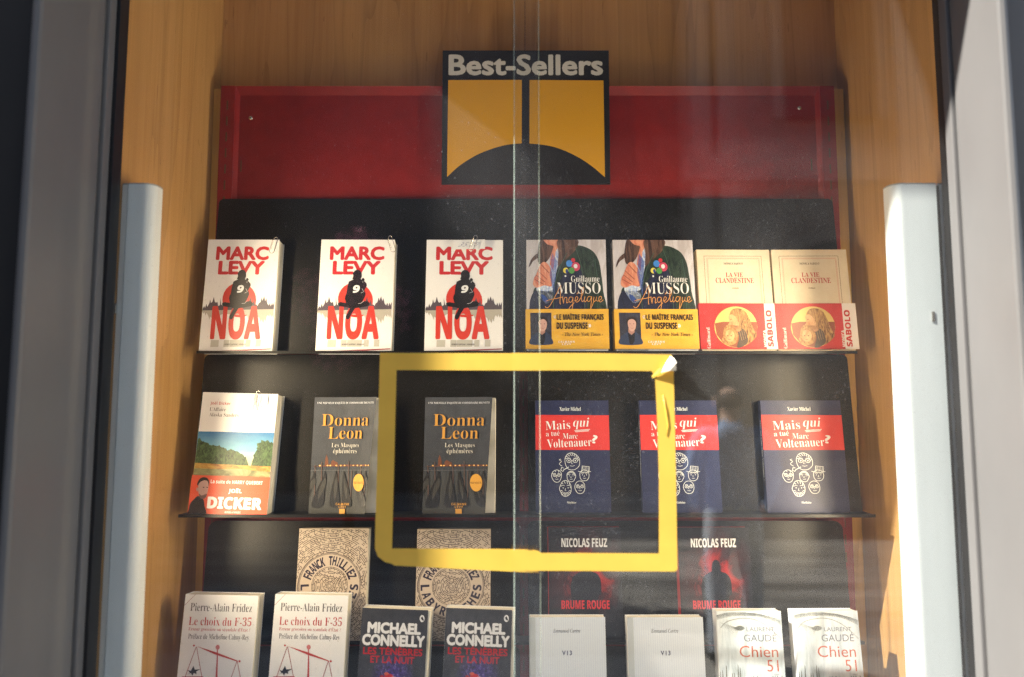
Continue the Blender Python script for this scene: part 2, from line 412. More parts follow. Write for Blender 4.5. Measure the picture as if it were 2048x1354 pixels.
# ---- the black shelves, each a leaning panel and a ledge
LEAN = R(6.5)
SHELF_LABELS = ['topmost black metal shelf, behind the seven pale paperbacks', 'second black metal shelf, holding the thick orange banded novel and the navy books',
                'third black metal shelf, behind the beige maze books and the dark red ones', 'lowest black metal shelf, behind the front row of white and dark books']
def shelf(label, xl, xr, yb, zb, ztop, round_r, split, ledge_over, ledge_d):
    """Leaning panel whose foot is at (yb, zb), its top edge at height ztop; a thin ledge comes forward by ledge_d."""
    root = tag(empty('display_shelf', ((xl + xr) / 2, yb, zb)), label, 'shelf', 'black metal shelves of the stand')
    h = (ztop - zb) / math.cos(LEAN)
    spans = [(xl, xr)] if not split else [(xl, CXU - .008), (CXU + .008, xr)]
    cx = (xl + xr) / 2
    for a, b in spans:
        pts = [(a - cx, 0), (b - cx, 0)]
        rr = round_r if b == xr else .012
        for k in range(7): t = math.pi / 2 * k / 6; pts.append((b - cx - rr + rr * math.cos(t), h - rr + rr * math.sin(t)))
        rl = round_r if a == xl else .012
        for k in range(7): t = math.pi / 2 + math.pi / 2 * k / 6; pts.append((a - cx + rl + rl * math.cos(t), h - rl + rl * math.sin(t)))
        bm = bmesh.new(); slab(bm, pts, 0, .0022)
        o = link('panel', bm, BLACK, root); o.rotation_euler = (-LEAN, 0, 0)
    bm = bmesh.new()
    box(bm, xl - cx - ledge_over, xr - cx + ledge_over, -ledge_d, -.0003, -.0022, 0)
    box(bm, xl - cx - ledge_over, xr - cx + ledge_over, -ledge_d - .0015, -ledge_d, -.0042, .0012)
    link('ledge', bm, BLACK, root)
    return root
ROWS = {}
def row(n, label, lip_px, y_lip, depth, top_px, y_top, xl_px, xr_px, rr, split, over):
    z = at(1024, lip_px, y_lip).z; yb = y_lip + depth
    xl, xr = at(xl_px, lip_px, yb).x, at(xr_px, lip_px, yb).x
    zt = at(1024, top_px, y_top).z
    shelf(label, xl, xr, yb, z, zt, rr, split, over, depth)
    ROWS[n] = (yb, z)
row(1, SHELF_LABELS[0], 703, 1.281, .034, 396, 1.345, 411, 1695, .010, False, .001)
row(2, SHELF_LABELS[1], 1030, 1.252, .040, 709, 1.325, 381, 1725, .010, True, .003)
row(3, SHELF_LABELS[2], 1284, 1.262, .034, 1041, 1.323, 398, 1706, .016, True, .004)
z4 = at(1024, 1186, 1.215).z - .215
cx4 = at(398, 1300, 1.28).x
shelf(SHELF_LABELS[3], at(398, 1400, 1.25).x, at(1712, 1400, 1.25).x, 1.248, z4, at(1024, 1292, 1.262).z, .01, True, .004, .045)
ROWS[4] = (1.248, z4)

# ================================================================ BOOKS
def on_plane(px, py, y0, z0, L=LEAN):
    d = ray(px, py); n = Vector((0, -math.cos(L), math.sin(L))); p = Vector((0, y0, z0))
    return EYE + d * (n.dot(p - EYE) / n.dot(d))
BOOKS = []
def measure(row, T, tl, tr, bl, br):
    yb, zb = ROWS[row]; y0 = yb - T / math.cos(LEAN) - .0005
    P = [on_plane(*q, y0, zb) for q in (tl, tr, bl, br)]
    w = ((P[1] - P[0]).length + (P[3] - P[2]).length) / 2
    h = ((P[2] - P[0]).length + (P[3] - P[1]).length) / 2
    base = (P[2] + P[3]) / 2
    roll = math.atan2((P[3] - P[2]).z, (P[3] - P[2]).x)
    return y0, base, w, h, roll
SPINE_IN = .0009
def book(row, T, x, yf, zb, W, H, sheet_fn, label, cat, group, roll=0.0, yaw=0.0, cover_mat=None, band_fn=None, band_v=None, over=(.002, .002), bend=None, spine=None, pages_w=None):
    """A paperback leaning on its shelf: x = middle of its foot, yf = depth of the front cover's foot."""
    vr = random.Random(label)
    root = tag(empty('paperback_book', (x, yf, zb), (-LEAN + R(vr.uniform(-.2, .3)), roll, yaw + R(vr.uniform(-1.2, 1.2)))), label, cat, group)
    cm = cover_mat or PAPER
    PW = pages_w or W
    # pages, back cover with spine, front cover
    bm = bmesh.new(); box(bm, -W / 2 + .0012, -W / 2 + PW - .0006, .0008, T - .0006, .0010, H - .0010, 0, .0004)
    link('page_block', bm, PAGES, root)
    bm = bmesh.new(); box(bm, -W / 2 - .0002, -W / 2 + PW, T - .0005, T, 0, H)
    box(bm, -W / 2 - .0002, -W / 2 + .0005, .0007, T - .0006, 0, H)
    link('cover', bm, cm if isinstance(cm, list) else [cm], root)
    sh = sheet_fn(W, H); f = sh.build('front_cover', root, bend); f.location = (-W / 2, 0, 0)
    if spine:
        spine(root, W, H, T)
    if band_fn:
        v0, v1 = band_v; bh = (v1 - v0) * H
        b = band_fn(W, bh); o = b.build('paper_band', root, bend=None, thick=.0003, x_over=over)
        o.location = (-W / 2, -.0021, H * (1 - v1))
        me = o.data; bm = bmesh.new(); bm.from_mesh(me)
        box(bm, -over[0] - .0004, -over[0], .0, T + .001, 0, bh)          # the band turns round the spine
        bm.to_mesh(me); bm.free()
    return root
def put(row, T, quad, sheet_fn, label, cat='book', group=None, H=None, W=None, **kw):
    y0, base, w, h, roll = measure(row, T, *quad)
    return book(row, T, base.x + kw.pop('dx', 0.0), y0, ROWS[row][1] + kw.pop('lift', .0), W or w, H or h, sheet_fn, label, cat, group, **kw)
def quads(scale, ox, oy, *pts): return [(x, y) for x, y in pts]

# ---- red lettered novel with the seated figure
SKY = [(0, 8), (.02, 30), (.03, 12), (.05, 52), (.06, 20), (.08, 45), (.09, 60), (.10, 95), (.11, 60), (.13, 70), (.15, 118), (.165, 70), (.18, 62), (.20, 72), (.21, 30), (.235, 40), (.24, 110), (.25, 45),
       (.27, 36), (.30, 30), (.45, 38), (.62, 40), (.66, 120), (.68, 55), (.70, 70), (.71, 100), (.72, 45), (.74, 50), (.76, 35), (.78, 62), (.80, 68), (.82, 120), (.83, 85), (.855, 130), (.87, 80), (.885, 112), (.90, 60), (.92, 40), (.94, 66), (.95, 30), (.97, 70), (.98, 40), (1, 78)]
def novel_art(W, H, price=False):
    s = Sheet(W, H, [(1195, 135), (1848, 115), (1118, 1117), (1790, 1125)], (246, 237, 214))
    red = (205, 45, 42); red2 = (217, 62, 42)
    s.text('MARC', 'sans', 1266, 1750, 184, 308, red, .045); s.text('LEVY', 'sans', 1286, 1712, 314, 437, red, .045, keep=True)
    s.ell(1481, 662, 155, 155, red2)
    xs = lambda t: 1151 + t * (1806 - 1151)
    s.poly([(1147, 757)] + [(xs(t), 745 - h * .92) for t, h in SKY] + [(1803, 745), (1803, 742)], (92, 78, 74))
    s.poly([(1147, 757), (1803, 742), (1800, 770)] + [(xs(t) - 6, 760 + h * .85) for t, h in SKY[::-1]] + [(1144, 770)], (186, 171, 138))
    s.text('NOA', 'sb', 1228, 1687, 712, 1015, red2, .03)
    for l, r in ((1228, 1300), (1345, 1395), (1400, 1530), (1548, 1590), (1640, 1687)):
        s.poly([(l, 1017), (r, 1017), (r - 6, 1078), (l - 6, 1078)], (196, 184, 152), keep=True)
    s.text('ROBERT LAFFONT | VERSILIO', 'sb', 1352, 1545, 1050, 1068, (70, 60, 55))
    s.poly([(1305, 1110), (1782, 1096), (1782, 1104), (1560, 1113)], (170, 25, 40), keep=True)
    fig = [(1480, 402), (1500, 392), (1525, 397), (1540, 420), (1541, 452), (1531, 474), (1538, 484), (1542, 470), (1556, 465), (1566, 478), (1560, 492), (1581, 512), (1585, 532), (1560, 580), (1568, 588), (1571, 612), (1560, 640), (1535, 684),
           (1560, 672), (1594, 674), (1604, 690), (1594, 714), (1545, 725), (1475, 736), (1440, 790), (1420, 830), (1405, 838), (1392, 825), (1392, 805), (1410, 775), (1430, 737), (1400, 726), (1350, 722), (1325, 710), (1325, 690), (1350, 682), (1396, 690),
           (1387, 650), (1390, 630), (1402, 606), (1412, 545), (1425, 500), (1450, 487), (1468, 481), (1456, 478), (1466, 450), (1463, 425)]
    s.poly(fig, (26, 20, 18))
    s.text('9', 'sb', 1460, 1520, 530, 598, (240, 230, 208), .03, shear=.2)
    for p in ([(1504, 694), (1532, 690), (1556, 668)], [(1548, 508), (1552, 492)], [(1540, 560), (1556, 588), (1530, 600)]): s.stroke(p, 3, (225, 210, 185), keep=True)
    return s
Q_NOVEL = [((422.7, 481.4), (565.3, 478.8), (398.4, 702), (543, 702)), ((648.4, 480), (795, 476), (631, 702), (782, 702.7)), ((858, 479), (1009.8, 474), (848.5, 702), (1006, 703))]
NOVEL_L = ['white paperback with a black seated figure, at the left end of the top shelf', 'white paperback with a black seated figure, corner clip, second in the top row',
           'white paperback with a black seated figure and a price slip clipped on top']
for q, l in zip(Q_NOVEL, NOVEL_L):
    put(1, .030, q, novel_art, l, group='white novels with a seated figure', H=.2215)

# ---- painted cover with a yellow band
ANG = [[(0, .82), (.03, .88), (.08, .80), (.17, .45), (.26, .06), (.275, .02), (.27, .3), (.255, .62), (.262, .74)], [(.02, .62), (.10, .55), (.22, .50), (.31, .44)],
       [(.30, .45), (.315, .70)], [(.315, .70), (.33, .50), (.365, .46), (.375, .55), (.37, .68), (.40, .64)],
       [(.47, .46), (.43, .45), (.405, .56), (.43, .66), (.465, .58), (.478, .46)], [(.478, .46), (.47, .80), (.44, 1.0), (.405, .96), (.42, .85), (.50, .66)],
       [(.50, .60), (.55, .55), (.56, .46), (.535, .43), (.515, .54), (.54, .65), (.585, .58)], [(.545, .33), (.58, .23)],
       [(.585, .58), (.65, .30), (.665, .08), (.64, .10), (.62, .40), (.635, .62), (.67, .56)], [(.685, .42), (.67, .56), (.685, .63), (.72, .54)], [(.70, .30), (.705, .27)],
       [(.785, .43), (.745, .42), (.72, .54), (.745, .62), (.775, .55), (.80, .41)], [(.80, .41), (.785, .75), (.765, .98), (.80, .80), (.84, .58)],
       [(.84, .43), (.828, .56), (.845, .62), (.875, .52), (.885, .42), (.875, .56), (.905, .60)], [(.905, .60), (.96, .52), (.965, .42), (.935, .42), (.92, .54), (.945, .63), (1, .54)]]
def brushed(name, c1, c2, scale=14, stretch=(1, .35, 1)):
    return print_mat(name, lambda nt, uv: n_ramp(nt, n_noise(nt, uv, scale, 6, stretch, .7, 1.2), [(.36, C(*c1)), (.64, C(*c2))]))
P_GREEN = brushed('painted_green', (18, 30, 22), (52, 66, 44)); P_BEIGE = brushed('painted_beige', (188, 172, 152), (222, 208, 188), 6)
P_HAIR = brushed('painted_hair', (42, 26, 20), (112, 78, 56), 22, (1, .15, 1)); P_SKIN = brushed('painted_skin', (196, 100, 66), (232, 158, 112), 16)
P_SHIRT = brushed('painted_shirt', (120, 138, 175), (232, 230, 224), 46, (1, .5, 1)); P_NAVY = brushed('painted_navy', (20, 22, 36), (40, 42, 62), 10)
def painted_art(W, H):
    s = Sheet(W, H, [(1110, 140), (1843, 122), (1082, 1182), (1857, 1180)], (205, 190, 170), P_BEIGE)
    s.blob([(1130, 830), (1145, 720), (1168, 590), (1230, 560), (1330, 500), (1400, 300), (1470, 200), (1590, 180), (1680, 205), (1740, 250), (1780, 330), (1800, 450), (1815, 600), (1828, 830), (1500, 860)], P_GREEN)
    s.blob([(1160, 620), (1330, 600), (1480, 420), (1600, 400), (1640, 600), (1620, 840), (1160, 840)], P_NAVY)
    s.blob([(1390, 215), (1402, 330), (1375, 440), (1340, 600), (1332, 690), (1270, 722), (1212, 645), (1190, 580), (1250, 540), (1318, 470), (1318, 330), (1345, 262)], P_SHIRT, keep=True)
    s.poly([(1262, 137), (1402, 133), (1396, 205), (1376, 240), (1350, 420), (1318, 360), (1340, 230), (1300, 190)], P_SKIN)
    s.blob([(1235, 141), (1265, 139), (1300, 176), (1350, 190), (1352, 215), (1318, 300), (1270, 350), (1222, 358), (1208, 300), (1212, 240)], P_HAIR)
    s.blob([(1208, 262), (1150, 315), (1124, 390), (1140, 372), (1165, 335), (1210, 300)], P_HAIR, keep=True)
    s.blob([(1400, 133), (1580, 127), (1566, 215), (1500, 285), (1430, 345), (1394, 374), (1402, 250)], P_HAIR, keep=True)
    s.blob([(1214, 400), (1248, 345), (1290, 348), (1330, 410), (1336, 520), (1326, 565), (1262, 556), (1200, 578), (1160, 552), (1170, 492), (1192, 452)], P_SKIN)
    for a, b in (((1205, 420), (1290, 500)), ((1190, 460), (1270, 525)), ((1175, 500), (1255, 545)), ((1240, 365), (1310, 440))): s.stroke([a, b], 6, (130, 62, 44))
    for k in range(9): s.stroke([(1345 + k * 5, 260 + k * 8), (1318 + k * 4, 470 + k * 22)], 3, (70, 92, 150), keep=True)
    s.blob([(1232, 640), (1262, 650), (1296, 690), (1280, 716), (1244, 690)], (52, 74, 122), keep=True)
    for p in ([(1560, 200), (1620, 420), (1640, 800)], [(1480, 250), (1400, 420), (1350, 600), (1345, 800)], [(1740, 300), (1765, 560), (1760, 800)]): s.stroke(p, 6, (66, 86, 62), smooth=5, keep=True)
    for cx, cy, r, c in ((1500, 350, 30, (70, 130, 182)), (1537, 318, 19, (200, 50, 52)), (1560, 378, 40, (205, 66, 82)), (1466, 415, 25, (226, 200, 70)), (1521, 415, 28, (84, 140, 62)), (1462, 467, 8, (235, 228, 215))): s.ell(cx, cy, r, r * 1.05, c, n=16)
    s.ell(1558, 374, 18, 20, (238, 220, 196)); s.ell(1476, 420, 12, 20, (40, 62, 110), keep=True)
    w = (246, 242, 232)
    s.text('Guillaume', 'rb', 1513, 1780, 460, 518, w, -.012); s.text('MUSSO', 'rb', 1380, 1790, 524, 630, w, -.012, keep=True)
    for st in ANG: s.stroke([(1265 + 550 * x, 555 + 240 * y) for x, y in st], 5.5, (228, 152, 72), smooth=6, keep=True)
    s.n += 1
    s.rect(1090, 1850, 1163, 1178, (214, 208, 190)); s.rect(1100, 1380, 1163, 1170, (40, 60, 44)); s.rect(1640, 1850, 1163, 1174, (240, 232, 212), keep=True)
    return s
P_PHOTO = brushed('portrait_backdrop', (34, 32, 38), (66, 62, 66), 7)
def band_yellow(W, H):
    Y = (228, 168, 44)
    s = Sheet(W, H, [(1092, 800), (1855, 800), (1083, 1163), (1857, 1163)], Y, print_mat('yellow_band_paper', lambda nt, uv: n_ramp(nt, n_noise(nt, uv, 3, 2), [(.3, C(224, 160, 38)), (.7, C(232, 176, 52))]), .45))
    s.rect(1125, 1325, 833, 1122, (46, 44, 50), P_PHOTO) if False else s.poly([(1125, 833), (1325, 833), (1322, 1122), (1122, 1122)], P_PHOTO)
    s.blob([(1122, 1121), (1126, 1060), (1160, 1030), (1205, 1005), (1262, 1005), (1300, 1030), (1321, 1062), (1322, 1121)], (48, 56, 72))
    s.poly([(1196, 1012), (1232, 1040), (1266, 1008), (1258, 1090), (1238, 1121), (1212, 1121)], (24, 22, 26)); s.poly([(1205, 975), (1262, 975), (1262, 1012), (1232, 1036), (1204, 1012)], (172, 122, 96))
    s.blob([(1192, 925), (1205, 880), (1245, 868), (1280, 885), (1290, 930), (1278, 970), (1262, 990)], (44, 32, 26))
    s.blob([(1202, 930), (1215, 900), (1250, 892), (1276, 912), (1280, 945), (1268, 985), (1240, 1004), (1214, 988)], (206, 156, 126))
    for cx in (1224, 1258): s.ell(cx, 935, 6, 3, (60, 40, 34), n=10)
    s.stroke([(1226, 972), (1241, 977), (1256, 971)], 3, (140, 78, 66), keep=True); s.stroke([(1241, 940), (1238, 956), (1246, 958)], 2, (168, 116, 92), keep=True)
    k = (40, 26, 14); w = (246, 236, 214)
    s.text('LE MAÎTRE FRANÇAIS', 'sb', 1375, 1818, 836, 912, k, .01); s.text('DU SUSPENSE', 'sb', 1372, 1665, 922, 982, k, .01, keep=True)
    for x, d in ((1345, -1), (1357, -1), (1680, 1), (1692, 1)):
        y = 872 if d < 0 else 952
        s.poly([(x, y), (x + 8, y - 17 * 1) if d < 0 else (x - 8, y - 17), (x + 10, y - 8) if d < 0 else (x, y - 6), (x + 3, y), (x + 10, y + 8) if d < 0 else (x, y + 6), (x + 8, y + 17) if d < 0 else (x - 8, y + 17)] if d < 0 else [(x + 6, y), (x - 2, y - 17), (x - 8, y - 12), (x - 2, y), (x - 8, y + 12), (x - 2, y + 17)], w, keep=True)
    s.text('- The New York Times -', 'it', 1422, 1808, 1012, 1046, k, .006, keep=True)
    s.text('CALMANN', 'sb', 1385, 1538, 1089, 1107, w, space=1.4, keep=True); s.text('LÉVY', 'sb', 1420, 1505, 1107, 1127, w, space=1.3, keep=True)
    return s
def spine_text(txt, style, col, v0, v1, off=0.0):
    def fn(root, W, H, T):
        V, F, _ = text_shape(txt, style, off)
        bm = bmesh.new(); h = T * .45
        vs = [bm.verts.new((-W / 2 - .0004, T * .28 + h * (1 - y), H * (1 - v0) - H * (v1 - v0) * x)) for x, y in V]
        for f in F: bm.faces.new([vs[i] for i in f])
        link('spine_title', bm, ink(col), root)
    return fn
Q_PAINT = [((1057.7, 480), (1214.7, 476), (1053, 703), (1217, 703)), ((1230, 479), (1388.5, 472.5), (1232, 703), (1398, 703))]
PAINT_L = ['painted woman paperback with a yellow band, behind the edge of the sliding glass', 'painted woman paperback with a yellow band, standing next to the cream books']
for q, l in zip(Q_PAINT, PAINT_L):
    put(1, .025, q, painted_art, l, group='painted cover novels with a yellow band', H=.2225, cover_mat=mat('beige_cover', C(196, 182, 160), .4), band_fn=band_yellow, band_v=(.628, .977), over=(.0015, .002), spine=spine_text('MUSSO', 'rb', (30, 26, 26), .06, .3))

# ---- cream novel with a red band and a round photograph
def cream_art(W, H):
    s = Sheet(W, H, [(760, 195), (1308, 168), (775, 960), (1345, 960)], (243, 216, 164), print_mat('cream_cover_paper', lambda nt, uv: n_ramp(nt, n_noise(nt, uv, 5, 4), [(.3, C(224, 198, 146)), (.7, C(232, 209, 160))]), .6))
    dk = (70, 52, 44); rd = (188, 46, 50); rl = (214, 140, 112)
    def frame(x0, y0, x1, y1, w, c):
        bl, br = (x0 + 16, 900), (x1 + 30, 900)
        for a, b in (((x0, y0), (x1, y1)), ((x0, y0), bl), ((x1, y1), br)): s.stroke([a, b], w, c, keep=True)
    s.n += 1
    frame(813, 240, 1245, 220, 2.6, dk); frame(833, 254, 1230, 236, 2.2, rl); frame(839, 260, 1224, 242, 2.2, rl)
    s.text('MONICA SABOLO', 'rb', 958, 1103, 279, 295, dk); s.text('LA VIE', 'rb', 970, 1100, 354, 388, rd, keep=True); s.text('CLANDESTINE', 'rb', 893, 1182, 394, 435, rd, keep=True)
    s.text('roman', 'bi', 1015, 1065, 468, 478, dk, keep=True)
    return s
P_WOMANHAIR = brushed('photo_hair', (92, 52, 22), (214, 156, 78), 30, (1, .2, 1)); P_CHILDHAIR = brushed('photo_child_hair', (130, 78, 34), (208, 150, 76), 34, (1, .4, 1))
P_FACE = brushed('photo_face', (196, 126, 66), (232, 176, 104), 8)
def band_red(W, H):
    s = Sheet(W, H, [(760, 614), (1316, 605), (772, 945), (1345, 943)], (204, 44, 34))
    wht = (242, 228, 196)
    s.poly([(1240, 600), (1370, 600), (1372, 950), (1266, 950)], wht)
    s.ell(1028, 782, 163, 150, (228, 186, 92), n=44)
    s.poly([(868, 756), (930, 744), (1188, 742), (1190, 800), (1176, 850), (1120, 905), (1040, 931), (990, 926), (930, 900), (880, 840)], (150, 76, 40))
    s.blob([(975, 700), (1000, 655), (1050, 645), (1100, 668), (1130, 720), (1160, 790), (1186, 838), (1150, 886), (1090, 915), (1060, 860), (1062, 800), (1020, 720), (985, 710)], P_WOMANHAIR)
    s.blob([(1040, 800), (1090, 800), (1120, 880), (1080, 924), (1035, 930), (1050, 860)], (86, 66, 44), keep=False)
    s.blob([(972, 704), (1000, 690), (1035, 720), (1052, 770), (1030, 800), (990, 800), (985, 778), (968, 764), (978, 748)], P_FACE)
    s.blob([(985, 770), (1040, 772), (1066, 800), (1040, 815), (1000, 800)], (196, 132, 74), keep=True)
    s.stroke([(984, 728), (998, 724)], 4, (84, 46, 26))
    s.blob([(930, 850), (934, 800), (962, 768), (1000, 775), (1034, 810), (1045, 858), (1020, 905), (962, 915), (920, 880)], P_CHILDHAIR)
    s.blob([(946, 848), (952, 815), (975, 802), (1006, 818), (1016, 850), (1000, 885), (972, 890), (950, 872)], P_FACE)
    for cx, cy in ((962, 846), (990, 846)): s.ell(cx, cy, 6, 4, (70, 40, 24), n=10)
    s.stroke([(966, 872), (984, 873)], 4, (168, 72, 52), keep=True)
    for k in range(7): s.stroke([(1010 + k * 17, 660 + k * k * 1.2), (1040 + k * 20, 760 + k * 8), (1070 + k * 15, 880 - k * 6)], 1.8, (200, 148, 84), smooth=5, keep=True)
    s.text('Gallimard', 'rb', 806, 832, 788, 940, wht, -.02, rot=90); s.text('MONICA', 'sb', 1238, 1262, 802, 926, wht, .01, rot=90, keep=True)
    s.text('SABOLO', 'sb', 1264, 1308, 655, 925, (200, 46, 38), .02, rot=90)
    return s
Q_CREAM = [((1400, 501.4), (1545, 494.3), (1404, 703), (1554.6, 703)), ((1553, 502), (1699, 495), (1557, 703), (1712, 704))]
CREAM_L = ['cream paperback with red band and round photograph, left one of the two', 'cream paperback with red band and round photograph, right end of top shelf']
for q, l in zip(Q_CREAM, CREAM_L):
    put(1, .020, q, cream_art, l, group='cream novels with a red band', H=.2035, cover_mat=mat('cream_spine', C(214, 180, 122), .5), band_fn=band_red, band_v=(.535, .975), over=(.002, .0065), spine=spine_text('LA VIE CLANDESTINE', 'rb', (90, 60, 40), .15, .5))

# ---- thick white novel with a landscape and an orange band
P_SKYP = print_mat('landscape_sky', lambda nt, uv: n_ramp(nt, n_math(nt, 'ADD', n_xy(nt, uv)[1], n_math(nt, 'MULTIPLY', n_noise(nt, uv, 6, 4, (1, 3, 1)), .08)), [(.46, C(214, 196, 132)), (.56, C(120, 172, 172)), (.72, C(42, 104, 138))]))
P_TREES = brushed('landscape_trees', (22, 38, 20), (84, 108, 56), 26, (1, 1, 1)); P_FIELD = brushed('landscape_field', (150, 92, 36), (206, 160, 66), 18, (.3, 1, 1)); P_TRACK = brushed('landscape_track', (96, 92, 52), (168, 158, 96), 8, (.4, 1, 1))
def thick_art(W, H):
    s = Sheet(W, H, [(205, 115), (900, 137), (75, 1195), (768, 1238)], (246, 240, 226))
    s.poly([(163, 472), (857, 494), (800, 930), (105, 905)], P_SKYP)
    rnd = random.Random(4)
    left = [(158, 545), (175, 535), (200, 560), (235, 580), (270, 590), (300, 600), (340, 598), (380, 620), (420, 640), (470, 638), (510, 655), (560, 690), (600, 720)]
    pts = []
    for a, b in zip(left, left[1:]):
        for k in range(4): pts.append((a[0] + (b[0] - a[0]) * k / 4, a[1] + (b[1] - a[1]) * k / 4 + rnd.uniform(-9, 9)))
    s.poly(pts + [(620, 800), (120, 780)], P_TREES)
    right = [(640, 790), (660, 700), (690, 650), (700, 590), (740, 560), (790, 565), (845, 590)]; pts = []
    for a, b in zip(right, right[1:]):
        for k in range(4): pts.append((a[0] + (b[0] - a[0]) * k / 4 + rnd.uniform(-7, 7), a[1] + (b[1] - a[1]) * k / 4 + rnd.uniform(-9, 9)))
    s.poly(pts + [(845, 592), (822, 800)], P_TREES, keep=True)
    s.poly([(130, 752), (300, 765), (620, 788), (822, 800), (800, 925), (108, 905)], P_FIELD)
    s.poly([(126, 800), (330, 812), (560, 815), (640, 830), (820, 850), (800, 925), (108, 905)], P_TRACK)
    s.text('Joël Dicker', 'sb', 272, 458, 204, 240, (196, 44, 40), -.015); s.text("L'Affaire", 'rb', 265, 412, 256, 290, (60, 50, 44), -.018, keep=True); s.text('Alaska Sanders', 'rb', 260, 530, 308, 342, (60, 50, 44), -.018, keep=True)
    return s
def band_orange(W, H):
    s = Sheet(W, H, [(110, 855), (812, 885), (75, 1195), (768, 1238)], (226, 84, 46))
    w = (248, 240, 226)
    s.blob([(92, 1110), (120, 1075), (160, 1045), (205, 1075), (216, 1130), (224, 1215), (75, 1215), (80, 1160)], (26, 22, 22))
    s.blob([(154, 950), (165, 900), (200, 876), (240, 885), (256, 920), (252, 960), (240, 930)], (34, 26, 24))
    s.blob([(160, 960), (172, 925), (210, 905), (244, 915), (250, 965), (240, 1020), (222, 1062), (190, 1068), (166, 1030)], (196, 152, 126))
    s.blob([(168, 1020), (190, 1040), (236, 1025), (226, 1060), (200, 1072), (176, 1060)], (112, 80, 66))
    for cx in (208, 240): s.ell(cx, 968, 8, 4, (50, 36, 32), n=10)
    s.ell(152, 985, 9, 18, (186, 140, 114), n=12, keep=True); s.stroke([(212, 1034), (234, 1032)], 4, (150, 84, 76))
    s.text('La suite de HARRY QUEBERT', 'sb', 270, 748, 908, 950, w); s.text('JOËL', 'sb', 430, 552, 980, 1034, w, .02, keep=True); s.text('DICKER', 'sb', 240, 735, 1062, 1172, w, .035, keep=True)
    s.text('ROSIE & WOLFE', 'rb', 395, 540, 1188, 1207, w, keep=True)
    return s
put(2, .037, ((405.4, 785.5), (559.4, 790), (378.5, 1028), (531, 1034)), thick_art, 'thick white novel with a landscape picture and an orange band showing a bearded man', H=.2205, roll=R(1.6), band_fn=band_orange, band_v=(.690, .998), over=(.001, .001))

# ---- grey lagoon thriller
P_LAGOON = print_mat('lagoon_photo', lambda nt, uv: n_mix(nt, n_math(nt, 'MULTIPLY', n_noise(nt, uv, 3.2, 6, (1, 1.6, 1), .62, .8), n_math(nt, 'SMOOTH_MIN', n_xy(nt, uv)[1], 1.0)),
        n_ramp(nt, n_xy(nt, uv)[1], [(.0, C(60, 57, 47)), (.30, C(62, 60, 53)), (.42, C(42, 43, 43)), (.62, C(38, 39, 40)), (1.0, C(33, 34, 34))]), C(88, 87, 82)), .5)
def lagoon_art(W, H):
    s = Sheet(W, H, [(1228, 172), (1788, 152), (1170, 1213), (1700, 1228)], (80, 82, 84), P_LAGOON)
    s.rect(1190, 1735, 812, 850, (60, 61, 59))
    s.poly([(1195, 812), (1300, 804), (1306, 745), (1318, 706), (1328, 745), (1332, 795), (1352, 795), (1356, 768), (1372, 754), (1390, 768), (1410, 775), (1414, 798), (1500, 796), (1735, 798), (1735, 812)], (112, 66, 42), keep=False)
    for x in (1262, 1325, 1348, 1400, 1440, 1476, 1560, 1602, 1640, 1690, 1720): s.ell(x, 804, 8, 6, (240, 176, 92), n=8)
    s.stroke([(1188, 846), (1735, 846)], 5, (98, 94, 84), keep=True)
    for x, t in ((1225, 800), (1278, 770), (1395, 850), (1420, 800), (1516, 765), (1545, 850), (1638, 810), (1690, 830)): s.stroke([(x, t), (x - 8, 1080)], 7, (96, 74, 60), keep=True)
    for cx in (1215, 1300, 1395, 1470, 1580, 1690):
        d = (cx - 1440) * .9
        s.blob([(cx, 850), (cx + 14, 905), (cx + 34 + d * .25, 1000), (cx + 56 + d * .6, 1150), (cx - 30 + d * .6, 1150), (cx - 26 + d * .25, 1000), (cx - 12, 905)], (40, 38, 35), keep=False)
        s.blob([(cx + 2, 915), (cx + 12, 960), (cx + 22 + d * .3, 1030), (cx + 10 + d * .5, 1100), (cx - 6 + d * .3, 1010)], (66, 62, 53), keep=False)
    s.n += 1
    og = (208, 144, 56); cr = (206, 192, 160)
    s.text('UNE NOUVELLE ENQUÊTE DU COMMISSAIRE BRUNETTI', 'rb', 1250, 1760, 204, 232, (226, 218, 196), -.005)
    s.text('Donna', 'rb', 1283, 1710, 328, 440, og, -.010, keep=True); s.text('Leon', 'rb', 1335, 1650, 450, 562, og, -.010, keep=True)
    s.text('Les Masques', 'rb', 1362, 1615, 600, 650, cr, -.02, keep=True); s.text('éphémères', 'rb', 1375, 1595, 652, 706, cr, -.02, keep=True)
    s.ell(1618, 957, 57, 77, (222, 156, 58)); s.text('NOUVEAUTÉ', 'rb', 1566, 1670, 944, 968, (110, 70, 30))
    s.text('CALMANN', 'sb', 1395, 1520, 1130, 1150, og, space=1.4, keep=True); s.text('LÉVY', 'sb', 1422, 1492, 1150, 1172, og, space=1.3, keep=True); s.rect(1426, 1480, 1180, 1226, og, keep=True)
    return s
LAG_L = ['dark grey thriller with orange lettering and curling cover, left of the yellow tape', 'dark grey thriller with orange lettering and curling cover, framed by the yellow tape']
for q, l, lift in zip([((632, 798), (756, 793.7), (619, 1030), (736.6, 1032)), ((851.8, 800), (984.8, 795), (844.9, 1031), (972.6, 1034.8))], LAG_L, (0, 0)):
    first = q[0][0] < 700
    put(2, .024, q, lagoon_art, l, dx=.008, group='grey lagoon thrillers', W=.128 if first else .133, H=.2125, bend=lambda x, h, k=(.010 if first else .006): ((.007 + .008 * (1 - h)) * max(0, x) ** 2, (k + .012 * (1 - h)) * max(0, x) ** 2), cover_mat=mat('grey_cover', C(84, 86, 88), .4))

